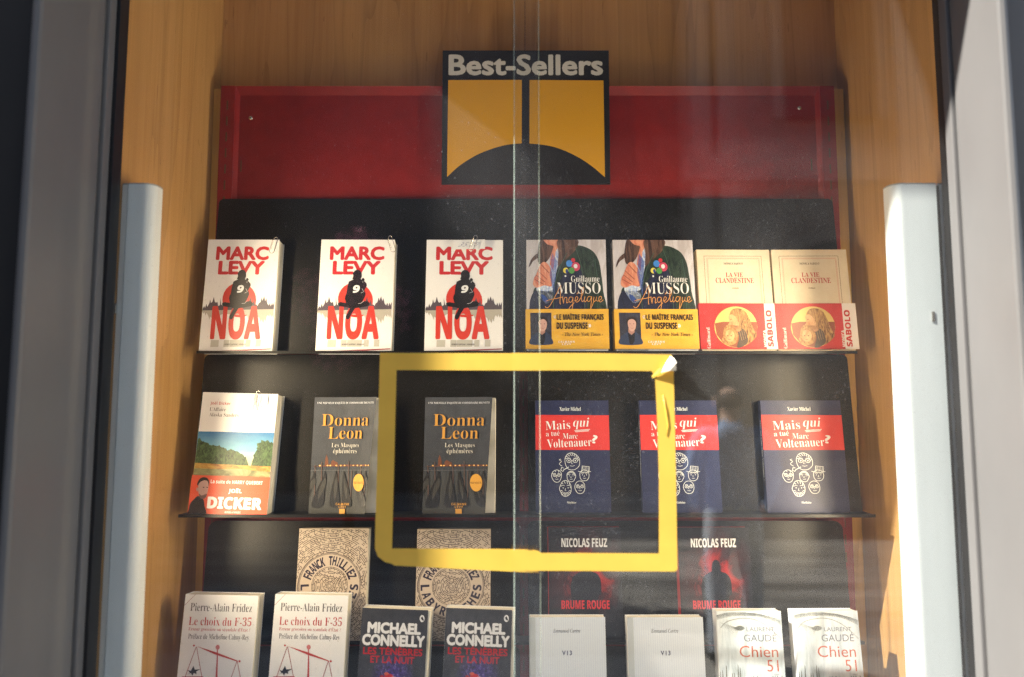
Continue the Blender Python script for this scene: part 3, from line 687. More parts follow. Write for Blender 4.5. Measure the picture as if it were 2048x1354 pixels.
# ---- navy book with a red title stripe and six small drawn faces
def faces_art(W, H):
    s = Sheet(W, H, [(965, 333), (1385, 330), (957, 990), (1393, 993)], (40, 42, 62), print_mat('navy_cover', lambda nt, uv: n_ramp(nt, n_noise(nt, uv, 4, 3), [(.3, C(35, 39, 60)), (.7, C(42, 46, 70))]), .38))
    w = (236, 230, 216)
    s.rect(950, 1400, 417, 622, (212, 54, 44))
    s.text('Xavier Michel', 'rb', 1103, 1225, 370, 392, w, -.005)
    s.tilted('Mais', 'rb', 1091, 476, 142, 52, -3, w, -.02); s.text('qui', 'rb', 1180, 1270, 432, 500, w, -.022, keep=True, shear=.12); s.tilted('a tué', 'rb', 1061, 526, 78, 28, -4, w, -.02, keep=True)
    s.tilted('Marc', 'rb', 1161, 540, 86, 32, 0, w, -.02, keep=True); s.tilted('Voltenauer', 'rb', 1156, 580, 256, 50, -3, w, -.02, keep=True); s.tilted('?', 'rb', 1303, 559, 24, 46, 8, w, .02, keep=True)
    for k in range(3): s.stroke([(1186 + 3 * k, 508 + 4 * k), (1230, 503 + 5 * k), (1276 - 4 * k, 500 + 5 * k)], 2.5, w, keep=True)
    rnd = random.Random(11); W2 = 2.6
    def face(cx, cy, rx, ry, glasses=False, beard=False, hat=False, hair=0):
        pts = [(cx + rx * math.cos(R(a)) * rnd.uniform(.93, 1.06), cy + ry * math.sin(R(a)) * rnd.uniform(.95, 1.05)) for a in range(0, 360, 30)]
        s.stroke(pts, W2, w, keep=True, smooth=3, closed=True)
        for d in (-1, 1):
            ex = cx + d * rx * .42
            if glasses: s.stroke([(ex + rx * .3 * math.cos(R(a)), cy - ry * .1 + rx * .27 * math.sin(R(a))) for a in range(0, 360, 45)], W2, w, keep=True, closed=True)
            s.ell(ex, cy - ry * .1, rx * .09, rx * .09, w, keep=True, n=8); s.stroke([(ex - rx * .25, cy - ry * .36), (ex, cy - ry * .42), (ex + rx * .25, cy - ry * .36)], W2 * .8, w, keep=True)
        if glasses: s.stroke([(cx - rx * .12, cy - ry * .12), (cx + rx * .12, cy - ry * .12)], W2 * .8, w, keep=True)
        s.stroke([(cx, cy - ry * .05), (cx - rx * .12, cy + ry * .25), (cx + rx * .1, cy + ry * .26)], W2 * .8, w, keep=True); s.stroke([(cx - rx * .3, cy + ry * .5), (cx, cy + ry * .56), (cx + rx * .32, cy + ry * .48)], W2 * .8, w, keep=True)
        for k in range(hair):
            a = R(200 + 140 * k / max(1, hair - 1)); s.stroke([(cx + rx * math.cos(a), cy + ry * math.sin(a)), (cx + rx * .75 * math.cos(a + .2), cy + ry * .66 * math.sin(a + .2))], W2, w, keep=True)
        if beard:
            for k in range(9): a = R(20 + 140 * k / 8); s.stroke([(cx + rx * .6 * math.cos(a), cy + ry * .6 * math.sin(a)), (cx + rx * 1.02 * math.cos(a), cy + ry * 1.02 * math.sin(a))], W2, w, keep=True)
        if hat:
            s.stroke([(cx - rx * 1.3, cy - ry * .75), (cx, cy - ry * .5), (cx + rx * 1.35, cy - ry * .7)], W2, w, keep=True, smooth=4); s.stroke([(cx - rx * .6, cy - ry * .62), (cx - rx * .45, cy - ry * 1.7), (cx + rx * 1.05, cy - ry * 1.55), (cx + rx * .95, cy - ry * .6)], W2, w, keep=True)
            for k in range(5): s.stroke([(cx - rx * .4 + k * rx * .3, cy - ry * 1.6), (cx - rx * .3 + k * rx * .28, cy - ry * .66)], W2 * .7, w, keep=True)
    face(1170, 690, 44, 50, glasses=True, hair=9); face(1080, 775, 28, 37, glasses=True, hair=4); face(1163, 778, 25, 32, hair=10); face(1240, 772, 28, 33, hat=True); face(1130, 850, 34, 46, beard=True, hair=6); face(1213, 842, 30, 38, glasses=True)
    s.stroke([(1150, 722), (1122, 738), (1116, 748), (1104, 742), (1108, 726), (1120, 728)], W2 + 1, w, keep=True); s.stroke([(1112, 718), (1096, 704), (1108, 690), (1096, 680), (1106, 676)], W2, w, keep=True, smooth=4)
    s.text('Slatkine', 'rb', 1138, 1190, 925, 938, w, -.005, keep=True)
    return s
FACE_L = ['navy book with a red title stripe and drawn faces, inside the yellow tape', 'navy book with red title stripe and drawn faces, half behind vertical yellow tape', 'navy book with red title stripe and drawn faces, right end of second shelf']
for q, l in zip([((1074, 805.6), (1220, 804.6), (1072, 1033), (1223, 1034)), ((1283, 804.6), (1437, 804), (1286.8, 1033), (1445.8, 1033)), ((1524.6, 806), (1682.6, 804.6), (1536, 1032.5), (1702, 1033))], FACE_L):
    put(2, .013, q, faces_art, l, group='navy books with drawn faces', H=.2065, cover_mat=mat('navy_spine', C(46, 50, 66), .4), spine=spine_text('Mais qui a tué Marc Voltenauer ?', 'rb', (226, 222, 214), .18, .72))

# ---- maze covers
def maze_art(W, H):
    cx, cy = 840, 590
    s = Sheet(W, H, [(553, 115), (1163, 115), (540, 1045), (1172, 1048)], (205, 178, 138))
    rnd = random.Random(7); k = (66, 52, 44); uv = []; fs = []
    def line(p, q, w=5.0):
        dx, dy = q[0] - p[0], q[1] - p[1]; d = math.hypot(dx, dy)
        if d < 1e-6: return
        nx, ny = -dy / d * w / 2, dx / d * w / 2; b = len(uv)
        for pt in ((p[0] + nx, p[1] + ny), (q[0] + nx, q[1] + ny), (q[0] - nx, q[1] - ny), (p[0] - nx, p[1] - ny)): uv.append(s.m(*pt))
        fs.append((b, b + 1, b + 2, b + 3))
    P = lambda r, a: (cx + r * math.cos(a), cy + r * .985 * math.sin(a))
    ins = lambda p: 548 < p[0] < 1166 and 118 < p[1] < 1042
    def ring(r0, r1, step):
        r = r0
        while r < r1:
            n = max(8, int(2 * math.pi * r / 25)); a0 = rnd.random()
            for j in range(n):
                a, b = a0 + 2 * math.pi * j / n, a0 + 2 * math.pi * (j + 1) / n
                if ins(P(r, a)) and ins(P(r, b)) and rnd.random() < .70: line(P(r, a), P(r, b))
                if rnd.random() < .46 and ins(P(r, a)) and ins(P(r + step, a)): line(P(r, a), P(r + step, a))
            r += step
    ring(26, 158, 13.5); ring(282, 640, 14.5)
    for r in (14, 158, 268, 276):
        for j in range(64): line(P(r, 2 * math.pi * j / 64), P(r, 2 * math.pi * (j + 1) / 64), 4)
    s.add(uv, fs, k)
    nv = (36, 30, 46)
    s.n += 1
    for j, ch in enumerate('FRANCK THILLIEZ'):
        if ch == ' ': continue
        a = R(-158 + 136 * j / 14.0); p = P(212, a); w = 32
        s.tilted(ch, 'sb', p[0], p[1], w if ch != 'I' else 13, 74, math.degrees(a) + 90, nv, .012, keep=True)
    for j, ch in enumerate('LABYRINTHES'):
        a = R(177 - 174 * j / 10.0); p = P(218, a)
        s.tilted(ch, 'sb', p[0], p[1], 13 if ch == 'I' else 46, 72, math.degrees(a) - 90, nv, .012, keep=True)
    return s
MAZE_L = ['beige maze covered thriller standing behind the white books with red scales', 'beige maze covered thriller crossed by the lower edge of the yellow tape']
for q, l in zip([((594.8, 1054), (736, 1056), (588, 1279), (727, 1281)), ((832.3, 1058), (978.3, 1058), (829, 1281), (980, 1282))], MAZE_L):
    put(3, .028, q, maze_art, l, group='maze covered thrillers', cover_mat=mat('tan_cover', C(150, 124, 92), .45), roll=0)

# ---- dark red smoke thriller
P_SMOKE = print_mat('red_smoke', lambda nt, uv: n_ramp(nt, n_math(nt, 'MULTIPLY', n_noise(nt, uv, 3.0, 7, (1, 1, 1), .62, .9), n_math(nt, 'ADD', n_math(nt, 'MULTIPLY', n_spot(nt, uv, .5, .52, .62, .8), 1.15), .30)),
        [(.30, C(30, 27, 28)), (.48, C(62, 25, 25)), (.64, C(160, 36, 30)), (.9, C(206, 50, 38))]), .35)
def smoke_art(W, H):
    s = Sheet(W, H, [(285, 118), (890, 122), (288, 1065), (912, 1065)], (36, 33, 35), P_SMOKE)
    s.blob([(478, 730), (470, 640), (484, 550), (530, 505), (562, 488), (566, 440), (580, 404), (604, 392), (628, 408), (640, 450), (642, 490), (690, 512), (722, 570), (726, 680), (700, 730), (690, 1062), (500, 1062)], (27, 26, 29))
    s.rect(286, 908, 760, 1062, (32, 29, 31), keep=True) if False else None
    s.text('NICOLAS FEUZ', 'sb', 395, 778, 212, 288, (240, 228, 206), .012); s.text('BRUME ROUGE', 'sb', 392, 795, 735, 810, (212, 42, 40), .012, keep=True)
    return s
SMOKE_L = ['dark thriller with red smoke and a hooded man, under the lower yellow tape', 'dark thriller with red smoke and a hooded man, right of the yellow tape']
for q, l in zip([((1098, 1058), (1243, 1059), (1098.7, 1283), (1248, 1283)), ((1359, 1059), (1500.5, 1059), (1364, 1283), (1513, 1283))], SMOKE_L):
    put(3, .020, q, smoke_art, l, group='red smoke thrillers', cover_mat=mat('red_spine', C(176, 34, 34), .35))

# ---- white book with red scales
def scales_art(W, H):
    s = Sheet(W, H, [(130, 640), (745, 657), (32, 1640), (664, 1662)], (246, 240, 222))
    k = (66, 58, 52); rd = (198, 54, 46)
    s.stroke([(122, 728), (214, 638)], 4, (150, 44, 40))
    s.text('Pierre-Alain Fridez', 'rb', 172, 692, 715, 780, k, -.022); s.text('Le choix du F-35', 'rb', 160, 688, 822, 892, rd, -.022, keep=True)
    s.text("Erreur grossière ou scandale d'État ?", 'rb', 158, 676, 902, 942, rd, -.012, keep=True); s.text('Préface de Micheline Calmy-Rey', 'rb', 155, 668, 958, 1012, k, -.014, keep=True)
    s.poly([(400, 1100), (372, 1640), (402, 1640), (408, 1100)], rd); s.poly([(222, 1050), (395, 1102), (574, 1170), (574, 1178), (392, 1122)], rd, keep=False)
    for cx, cy, r in ((205, 1046, 8), (590, 1175, 9)): s.ell(cx, cy, r, r, rd, n=12, keep=True)
    s.ell(405, 1062, 17, 19, (214, 120, 104), keep=True); s.rect(398, 408, 1080, 1104, (206, 96, 84))
    for a, b in (((224, 1058), (134, 1292)), ((228, 1058), (274, 1292)), ((568, 1176), (478, 1420)), ((572, 1176), (622, 1420))): s.stroke([a, b], 5, (168, 62, 50), keep=True)
    for cx, cy in ((196, 1290), (552, 1418)): s.ell(cx, cy, 90, 58, rd, a0=0, a1=180)
    s.rect(160, 196, 1300, 1326, (60, 66, 100)); s.rect(196, 230, 1300, 1338, (236, 214, 200), keep=True)
    for j in range(3): s.rect(196, 230, 1303 + j * 12, 1308 + j * 12, (190, 70, 62))
    jet = [(140, 1276), (175, 1262), (158, 1238), (182, 1246), (205, 1206), (216, 1236), (268, 1232), (228, 1250), (232, 1272), (208, 1262), (196, 1284), (184, 1262)]
    s.poly(jet, (34, 34, 38)); s.poly([(x + 352, y + 132) for x, y in jet], (40, 44, 56), keep=True)
    return s
SC_L = ['white book with red weighing scales, at the left end of the front row', 'white book with red weighing scales, in front of a beige maze book']
F4 = .2
for q, l in zip([((371, 1184), (518, 1187), (347, 1420), (497, 1424)), ((545, 1186.5), (693, 1191), (530, 1422), (683, 1428))], SC_L):
    put(4, .030, q, scales_art, l, group='white books with red scales', W=.1295, H=.206, roll=R(.9))

# ---- dark grey crime novel
P_NIGHT = print_mat('night_lights', lambda nt, uv: n_mix(nt, n_math(nt, 'MULTIPLY', n_spot(nt, uv, .52, .37, .26, .75), .95, True), n_ramp(nt, n_noise(nt, uv, 9, 5), [(.3, C(56, 54, 52)), (.7, C(74, 71, 66))]),
        n_ramp(nt, n_noise(nt, uv, 26, 5, (1, 1, 1), .7), [(.4, C(40, 28, 66)), (.56, C(96, 64, 150)), (.68, C(206, 184, 226))])), .3)
def night_art(W, H):
    s = Sheet(W, H, [(95, 775), (635, 805), (42, 1655), (602, 1690)], (66, 63, 58), P_NIGHT)
    cr = (240, 228, 200); rd = (190, 40, 44)
    s.text('MICHAEL', 'sans', 138, 578, 894, 984, cr, .055); s.text('CONNELLY', 'sans', 95, 612, 988, 1080, cr, .055, keep=True)
    s.text('LES TÉNÈBRES', 'sans', 105, 595, 1078, 1148, rd, .028, keep=True); s.text('ET LA NUIT', 'sans', 165, 528, 1156, 1212, rd, .028, keep=True)
    s.ell(586, 868, 20, 27, cr); s.blob([(576, 862), (588, 852), (594, 864), (600, 882), (592, 884), (582, 876)], (40, 36, 34))
    for cx, cy, rx, ry, c in ((320, 1315, 38, 24, (206, 40, 44)), (262, 1316, 16, 16, (190, 40, 40)), (360, 1330, 26, 16, (236, 190, 170)), (300, 1290, 20, 12, (224, 96, 60)), (446, 1334, 16, 16, (216, 214, 236)), (130, 1340, 10, 10, (214, 120, 60)), (390, 1335, 10, 10, (244, 236, 220))): s.ell(cx, cy, rx, ry, c, n=16)
    rnd = random.Random(5); s.n += 1
    for k in range(70): s.ell(rnd.uniform(80, 600), rnd.uniform(1230, 1640), 2.6, 2.6, (126, 116, 122), n=6, keep=True)
    return s
NI_L = ['dark grey crime novel with cream capitals, left of its twin in the front row', 'dark grey crime novel with cream capitals, just left of the sliding glass edge']
for q, l in zip([((722.7, 1215.5), (852, 1222.6), (710, 1428), (844, 1436)), ((888, 1220), (1021, 1228.6), (881, 1430), (1019, 1440))], NI_L):
    put(4, .032, q, night_art, l, group='dark grey crime novels', W=.1165, H=.183, roll=R(1.6), pages_w=.1215, yaw=R(-1.5))

# ---- plain white pinstriped book
P_PIN = print_mat('pinstriped_card', lambda nt, uv: n_mix(nt, n_math(nt, 'GREATER_THAN', n_math(nt, 'SINE', n_math(nt, 'MULTIPLY', n_xy(nt, uv)[0], 2 * math.pi * 34)), .25), C(230, 226, 206), C(221, 217, 198)), .5)
def pin_art(W, H):
    s = Sheet(W, H, [(135, 834), (752, 836), (132, 1660), (772, 1660)], (228, 224, 206), P_PIN)
    s.poly([(135, 834), (184, 836), (180, 1660), (132, 1660)], (202, 198, 174))
    s.text('Emmanuel Carrère', 'it', 328, 550, 926, 958, (96, 92, 84)); s.text('V13', 'sans', 400, 480, 1100, 1138, (44, 46, 84), .026, space=1.25, keep=True)
    return s
PIN_L = ['plain white pinstriped book behind the sliding glass edge, front row', 'plain white pinstriped book in front of the red smoke thrillers, right of its twin']
for q, l in zip([((1062, 1231), (1210, 1231), (1061, 1424), (1214, 1424)), ((1256, 1231), (1409, 1231), (1257.5, 1424), (1418, 1424))], PIN_L):
    put(4, .024, q, pin_art, l, group='plain white pinstriped books', W=.1335, H=.167)

# ---- pale book with orange script
P_PALE = print_mat('pale_vault_photo', lambda nt, uv: n_ramp(nt, n_math(nt, 'ADD', n_math(nt, 'MULTIPLY', n_noise(nt, uv, 5, 5, (1.4, .35, 1), .6, .7), .8), n_math(nt, 'MULTIPLY', n_xy(nt, uv)[1], .18)), [(.28, C(150, 152, 120)), (.44, C(208, 208, 184)), (.58, C(238, 236, 220))]), .34)
def pale_art(W, H):
    s = Sheet(W, H, [(160, 792), (690, 796), (182, 1640), (736, 1644)], (205, 205, 188), P_PALE)
    g = (128, 124, 104)
    for k in range(4): s.stroke([(150, 830 + k * 9), (300, 806 + k * 8), (520, 822 + k * 6), (690, 870 + k * 10)], 7 - k, g, smooth=8, keep=True)
    s.stroke([(190, 920), (260, 868), (420, 850), (560, 900), (690, 1010)], 6, (150, 148, 124), smooth=8, keep=True); s.blob([(300, 925), (350, 905), (390, 925), (350, 945)], (140, 138, 116), keep=True)
    for k in range(16): s.stroke([(340, 926), (190 + k * 8, 880 + 8 * k)], 2, (168, 164, 140), keep=True)
    rnd = random.Random(3); s.n += 1
    for k in range(30):
        x = 180 + k * 18 + rnd.uniform(-6, 6); h = rnd.uniform(20, 120) * (1.6 if k < 10 else .7); s.poly([(x - 8, 1380), (x - 2, 1370 - h), (x + 3, 1370 - h * .9), (x + 10, 1380), (x + 10, 1640), (x - 8, 1640)], (112, 108, 84), keep=True)
    tx = (120, 116, 108); og = (206, 92, 52)
    s.text('LAURENT', 'sans', 405, 635, 918, 950, tx); s.text('GAUDÉ', 'sans', 380, 650, 960, 1028, tx, keep=True); s.text('Chien', 'sans', 342, 660, 1060, 1148, og, -.004, keep=True); s.text('51', 'sans', 568, 662, 1170, 1260, og, -.004, keep=True); s.text('roman', 'it', 625, 665, 1278, 1288, tx, keep=True)
    return s
PA_L = ['pale book with thin orange title, just right of the pinstriped books', 'pale book with thin orange title, at the right end of the front row']
for q, l in zip([((1438, 1219), (1564, 1221), (1444, 1424), (1576, 1424)), ((1590, 1219), (1718, 1221), (1600, 1424), (1738, 1424))], PA_L):
    put(4, .026, q, pale_art, l, group='pale books with an orange title', W=.1135, H=.178)

# ================================================================ CLIPS AND PRICE SLIPS
def clip(px, py, y, ang, label, L=.030):
    q = at(px, py, y); root = bpy.data.objects.new('tmp', None)
    w = .0042; r = .0042
    path = [(-w * .5, -L * .30), (-w * .5, L * .40)]
    for k in range(7): t = math.pi * (1 - k / 6); path.append((w * .35 + w * .85 * math.cos(t), L * .40 + w * .85 * math.sin(t)))
    path += [(w * 1.2, -L * .45)]
    for k in range(7): t = -math.pi * k / 6; path.append((w * .15 + w * 1.05 * math.cos(t), -L * .45 + w * 1.05 * math.sin(t)))
    path += [(-w * .9, L * .30)]
    bm = bmesh.new(); tube(bm, [(x, -.0004 * i / len(path), z) for i, (x, z) in enumerate(path)], .00055, 6)
    o = link('paper_clip', bm, STEEL); o.location = q; o.rotation_euler = (-LEAN, R(ang), 0)
    tag(o, label, 'paper clip', 'paper clips on the books')
clip(547, 489, 1.300, 12, 'thin steel paper clip on the top corner of the leftmost seated figure novel')
clip(782, 487, 1.300, -18, 'thin steel paper clip tilted on the top corner of the second seated figure novel')
clip(946, 485, 1.3005, 18, 'thin steel paper clip over the price slip of the third seated figure novel')
clip(513, 800, 1.2715, 4, 'thin steel paper clip on the thick white novel with the orange band', .034)
def slip(px, py, y, w, h, txt, ang, label):
    s = Sheet(w, h, [(0, 0), (100, 0), (0, 50), (100, 50)], (244, 238, 222))
    s.text(txt, 'sans', 22, 80, 14, 36, (150, 148, 150), -.012, shear=.25)
    o = s.build('price_slip', None, thick=.0002); q = at(px, py, y); o.location = (q.x - w / 2, q.y, q.z - h / 2); o.rotation_euler = (-LEAN, R(ang), 0)
    tag(o, label, 'price slip', 'hand written price slips')
slip(938, 489, 1.3025, .062, .019, '35.20', -1, 'white price slip handwritten in pencil on the third seated figure novel')
slip(510, 799, 1.2735, .046, .018, '29.50', 1.5, 'white price slip handwritten in pencil on the thick novel with the orange band')

# ================================================================ SIGN
YS = 1.3472
p0, p1, p2, p3 = at(885, 101, YS), at(1217, 100, YS), at(883, 368.5, YS), at(1221, 367, YS)
SW, SH = (p1.x - p0.x + p3.x - p2.x) / 2, p0.z - p2.z
s = Sheet(SW, SH, [(207, 135), (1280, 128), (200, 995), (1293, 990)], (30, 26, 24))
ye = (216, 150, 26)
arcl = [(236, 948), (300, 888), (380, 832), (460, 790), (560, 754), (640, 736), (718, 729)]; arcr = [(768, 729), (850, 737), (930, 752), (1020, 785), (1110, 832), (1190, 888), (1257, 945)]
s.poly([(243, 325), (718, 321)] + spline(arcl, 4)[::-1], ye); s.poly([(768, 321), (1246, 321)] + spline(arcr, 4)[::-1], ye, keep=True)
s.text('Best-Sellers', 'sans', 245, 1243, 156, 292, (214, 200, 168), .030, keep=True)
sg = s.build('sign_board', None, thick=.004); sg.location = (p2.x, YS, p2.z)
tag(sg, 'black and yellow square sign with an open book emblem and cream lettering above the shelves', 'sign')

# ================================================================ LIGHT COLUMNS (aluminium profiles with a lamp strip turned into the case)
LED = mat('lamp_strip_diffuser', (.8, .78, .72), .4)
def light_column(side, label):
    zt = at(300 if side < 0 else 1800, 369, 1.06).z
    x_out, x_in = (XL + .002, at(309, 368, 1.06).x) if side < 0 else (XR - .002, at(1784, 370, 1.06).x)
    root = tag(empty('light_column', ((x_out + x_in) / 2, 1.075, .55)), label, 'display light', 'aluminium light columns of the window')
    W = abs(x_in - x_out); d = -side                                 # d points into the case
    X = lambda t: x_out + d * t
    sec = [(X(0), 1.062), (X(W * .18), 1.060), (X(W * .19), 1.063), (X(W * .21), 1.063), (X(W * .22), 1.0585)]
    for k in range(9): t = R(90 * k / 8); sec.append((X(W - .016 + .016 * math.sin(t)), 1.0745 - .016 * math.cos(t)))
    sec += [(X(W), 1.086), (X(W - .006), 1.088), (X(0), 1.088)]
    bm = bmesh.new(); prism(bm, sec, .55, zt)
    o = hs = link('housing', bm, ALU, root); o.matrix_parent_inverse = Matrix.Translation(root.location).inverted()
    bm = bmesh.new()
    a, b = X(W * .25), X(W - .008)
    box(bm, min(a, b), max(a, b), 1.0885, 1.0905, .60, zt - .03)
    o = link('lamp_strip', bm, LED, root); o.matrix_parent_inverse = Matrix.Translation(root.location).inverted()
    li = bpy.data.lights.new('strip_light', 'AREA'); li.shape = 'RECTANGLE'; li.size = .018; li.size_y = zt - 1.33; li.energy = LED_POWER; li.color = LED_COLOR; li.spread = R(132)
    lo = bpy.data.objects.new('strip_light', li); COL.objects.link(lo)
    aim = Vector((d * math.cos(R(11)), math.sin(R(11)), 0)); zc_ = (zt - .03 + 1.30) / 2
    zax = -aim; yax = Vector((0, 0, 1)); xax = yax.cross(zax)
    lo.matrix_world = Matrix.Translation(((a + b) / 2, 1.1010, zc_)) @ Matrix((xax, yax, zax)).transposed().to_4x4()
    lo.parent = root; lo.matrix_parent_inverse = Matrix.Translation(root.location).inverted()
    bm = bmesh.new(); prism(bm, [(x, y) for x, y in sec], zt + .0004, zt + .0022)
    link('end_cap', bm, mat('grey_plastic_cap', (.34, .36, .36), .55), hs)
    if side > 0:
        bm = bmesh.new(); box(bm, X(W * .17), X(W * .17 + .0035), 1.0578, 1.061, .55, zt - .002)
        link('seam_gap', bm, GASKET, hs)
    q = at(230, 612, 1.058) if side < 0 else at(1866, 628, 1.058)
    bm = bmesh.new(); box(bm, q.x - .002, q.x + .002, 1.0565, 1.061, q.z - .012, q.z + .004, 0, .0008)
    link('catch', bm, STEEL, hs)
light_column(-1, 'pale grey aluminium light column with a rounded face, against the left wooden side')
light_column(1, 'pale grey aluminium light column lit by the sun, against the right wooden side')

# ================================================================ GLASS
def glass_mat(name, dusty):
    m = bpy.data.materials.new(name); m.use_nodes = True; nt = m.node_tree
    for n in list(nt.nodes):
        if n.type == 'BSDF_PRINCIPLED': nt.nodes.remove(n)
    out = nt.nodes['Material Output']
    tr = nt.nodes.new('ShaderNodeBsdfTransparent'); tr.inputs[0].default_value = (.985, .99, .985, 1)
    gl = nt.nodes.new('ShaderNodeBsdfGlossy'); gl.inputs['Roughness'].default_value = .0
    lw = nt.nodes.new('ShaderNodeLayerWeight'); lw.inputs['Blend'].default_value = .5
    fr = n_math(nt, 'ADD', n_math(nt, 'MULTIPLY', n_math(nt, 'POWER', lw.outputs['Facing'], 5.0), .94), .058)     # reflectance of a bare glass face
    mx = nt.nodes.new('ShaderNodeMixShader')
    nt.links.new(fr, mx.inputs[0]); nt.links.new(tr.outputs[0], mx.inputs[1]); nt.links.new(gl.outputs[0], mx.inputs[2])
    res = mx.outputs[0]
    if dusty:
        tc = nt.nodes.new('ShaderNodeTexCoord'); v = tc.outputs['Object']
        film = n_math(nt, 'MULTIPLY', n_noise(nt, v, 5, 4, (1, 1, 1), .6), .055)
        total = film
        for sc_, rad, amt in ((190, .10, .34), (330, .125, .30), (110, .03, .5)):
            vo = nt.nodes.new('ShaderNodeTexVoronoi'); vo.inputs['Scale'].default_value = sc_; vo.feature = 'F1'
            wob = nt.nodes.new('ShaderNodeVectorMath'); wob.inputs[1].default_value = (sc_ * .13, 0, sc_ * .07); nt.links.new(v, wob.inputs[0]); nt.links.new(wob.outputs[0], vo.inputs['Vector'])
            sep = nt.nodes.new('ShaderNodeSeparateColor'); nt.links.new(vo.outputs['Color'], sep.inputs[0])
            size = n_math(nt, 'MULTIPLY', n_math(nt, 'POWER', sep.outputs[0], 2.0), rad * 2)
            dot = n_math(nt, 'LESS_THAN', vo.outputs['Distance'], size)
            total = n_math(nt, 'ADD', total, n_math(nt, 'MULTIPLY', dot, n_math(nt, 'MULTIPLY', n_math(nt, 'POWER', sep.outputs[1], 2.0), amt)))
        patch = n_ramp(nt, n_noise(nt, v, 3.0, 3, (1, 1, 1), .55), [(.36, (.22, .22, .22)), (.64, (1, 1, 1))])
        total = n_math(nt, 'MULTIPLY', total, patch, True)
        df = nt.nodes.new('ShaderNodeBsdfDiffuse'); df.inputs[0].default_value = (.75, .75, .76, 1)
        m2 = nt.nodes.new('ShaderNodeMixShader'); nt.links.new(total, m2.inputs[0]); nt.links.new(res, m2.inputs[1]); nt.links.new(df.outputs[0], m2.inputs[2])
        res = m2.outputs[0]
    nt.links.new(res, out.inputs['Surface'])
    return m
GCLEAR, GDUST = glass_mat('clear_glass', False), glass_mat('dusty_glass', True)
GEDGE = bpy.data.materials.new('ground_glass_edge'); GEDGE.use_nodes = True
pe = GEDGE.node_tree.nodes['Principled BSDF']; pe.inputs['Base Color'].default_value = (.45, .56, .50, 1); pe.inputs['Roughness'].default_value = .2; pe.inputs['Alpha'].default_value = .32
def pane(x0, x1, y0, edge_side, label):
    bm = bmesh.new(); c = .0013; t = .006; z0, z1 = .52, 2.57
    if edge_side < 0: pts = [(x0 + c, y0), (x1, y0), (x1, y0 + t), (x0 + c, y0 + t), (x0, y0 + t - c), (x0, y0 + c)]
    else: pts = [(x0, y0), (x1 - c, y0), (x1, y0 + c), (x1, y0 + t - c), (x1 - c, y0 + t), (x0, y0 + t)]
    prism(bm, pts, z0, z1)
    bm.normal_update()
    for f in bm.faces:
        n = f.normal
        f.material_index = 1 if n.y < -.95 else (0 if n.y > .95 else 2)
    o = link('glass_pane', bm, [GCLEAR, GDUST, GEDGE])
    tag(o, label, 'window pane', 'sliding glass panes')
pane(-.634, at(1080, 680, 1.049).x, 1.046, 1, 'left sliding glass pane, running behind the other pane at the middle')
pane(at(1027.5, 680, 1.036).x, .690, 1.033, -1, 'dusty sunlit right sliding glass pane, lapping in front of the other pane')

# ================================================================ YELLOW TAPE
TAPE = mat('yellow_adhesive_tape', (.82, .58, .10), .42, .5, noise=(22, .06, (1, 1, 1)))
nt = TAPE.node_tree; tl_ = nt.nodes.new('ShaderNodeBsdfTranslucent'); tl_.inputs[0].default_value = (.90, .60, .06, 1); mxs = nt.nodes.new('ShaderNodeMixShader'); mxs.inputs[0].default_value = .3
nt.links.new(nt.nodes['Principled BSDF'].outputs[0], mxs.inputs[1]); nt.links.new(tl_.outputs[0], mxs.inputs[2]); nt.links.new(mxs.outputs[0], nt.nodes['Material Output'].inputs[0])
def tape(name, outline, y, label, th=.00025):
    bm = bmesh.new(); slab(bm, [(at(px, py, y).x, at(px, py, y).z) for px, py in outline], y - th, y)
    bmesh.ops.triangulate(bm, faces=bm.faces[:])
    o = link(name, bm, TAPE); tag(o, label, 'tape', 'yellow tape marks on the glass'); return o
tape('yellow_tape', [(760, 706), (1029, 706.5), (1029, 741), (793, 740), (790, 860), (784, 1097), (1000, 1098), (1056, 1099), (1060, 1104), (1066, 1099), (1077, 1102), (1077, 1146), (1022, 1143), (900, 1137), (810, 1132), (790, 1131), (782, 1127), (770, 1124), (756, 1113), (750, 1098), (750, 1080), (755, 900)], 1.0455,
     'left half of the yellow tape rectangle, with its rounded lower left corner')
rt = tape('yellow_tape', [(1024, 706), (1180, 706), (1342, 709), (1345, 714), (1335, 733), (1322, 744), (1347, 738), (1349, 820), (1352, 960), (1355, 1139), (1350, 1143), (1200, 1142), (1022, 1141), (1022, 1100), (1075, 1101), (1083, 1106), (1150, 1106), (1318, 1107), (1318, 960), (1315, 850), (1310, 752), (1303, 742), (1180, 741), (1024, 741)], 1.0327,
          'right half of the yellow tape rectangle, sunlit, its upper right corner torn and peeling')
bm = bmesh.new()
cr = [[(1303, 752, 0), (1318, 738, -.004), (1336, 733, -.008), (1351, 732, -.010)], [(1306, 757, 0), (1322, 745, -.006), (1338, 742, -.012), (1353, 741, -.013)], [(1318, 742, -.002), (1330, 728, -.010), (1341, 723, -.016), (1352, 727, -.020)], [(1336, 722, -.003), (1341, 712, -.008), (1347, 716, -.012), (1353, 724, -.018)]]
gv = [[bm.verts.new(at(a, b, 1.0322 + c)) for a, b, c in r] for r in cr]
for i in range(3):
    for j in range(3):
        f = bm.faces.new((gv[i][j], gv[i][j + 1], gv[i + 1][j + 1], gv[i + 1][j])); f.material_index = 1 if i >= 1 and j >= 1 else 0
o = link('peeled_corner', bm, [TAPE, mat('tape_back', (.72, .68, .58), .5)], rt)
bm = bmesh.new()
pts3 = [at(a, b, 1.0322) + Vector((0, -c, 0)) for a, b, c in ((1326, 790, 0), (1331, 820, .0012), (1336, 850, .0006), (1334, 872, 0))]
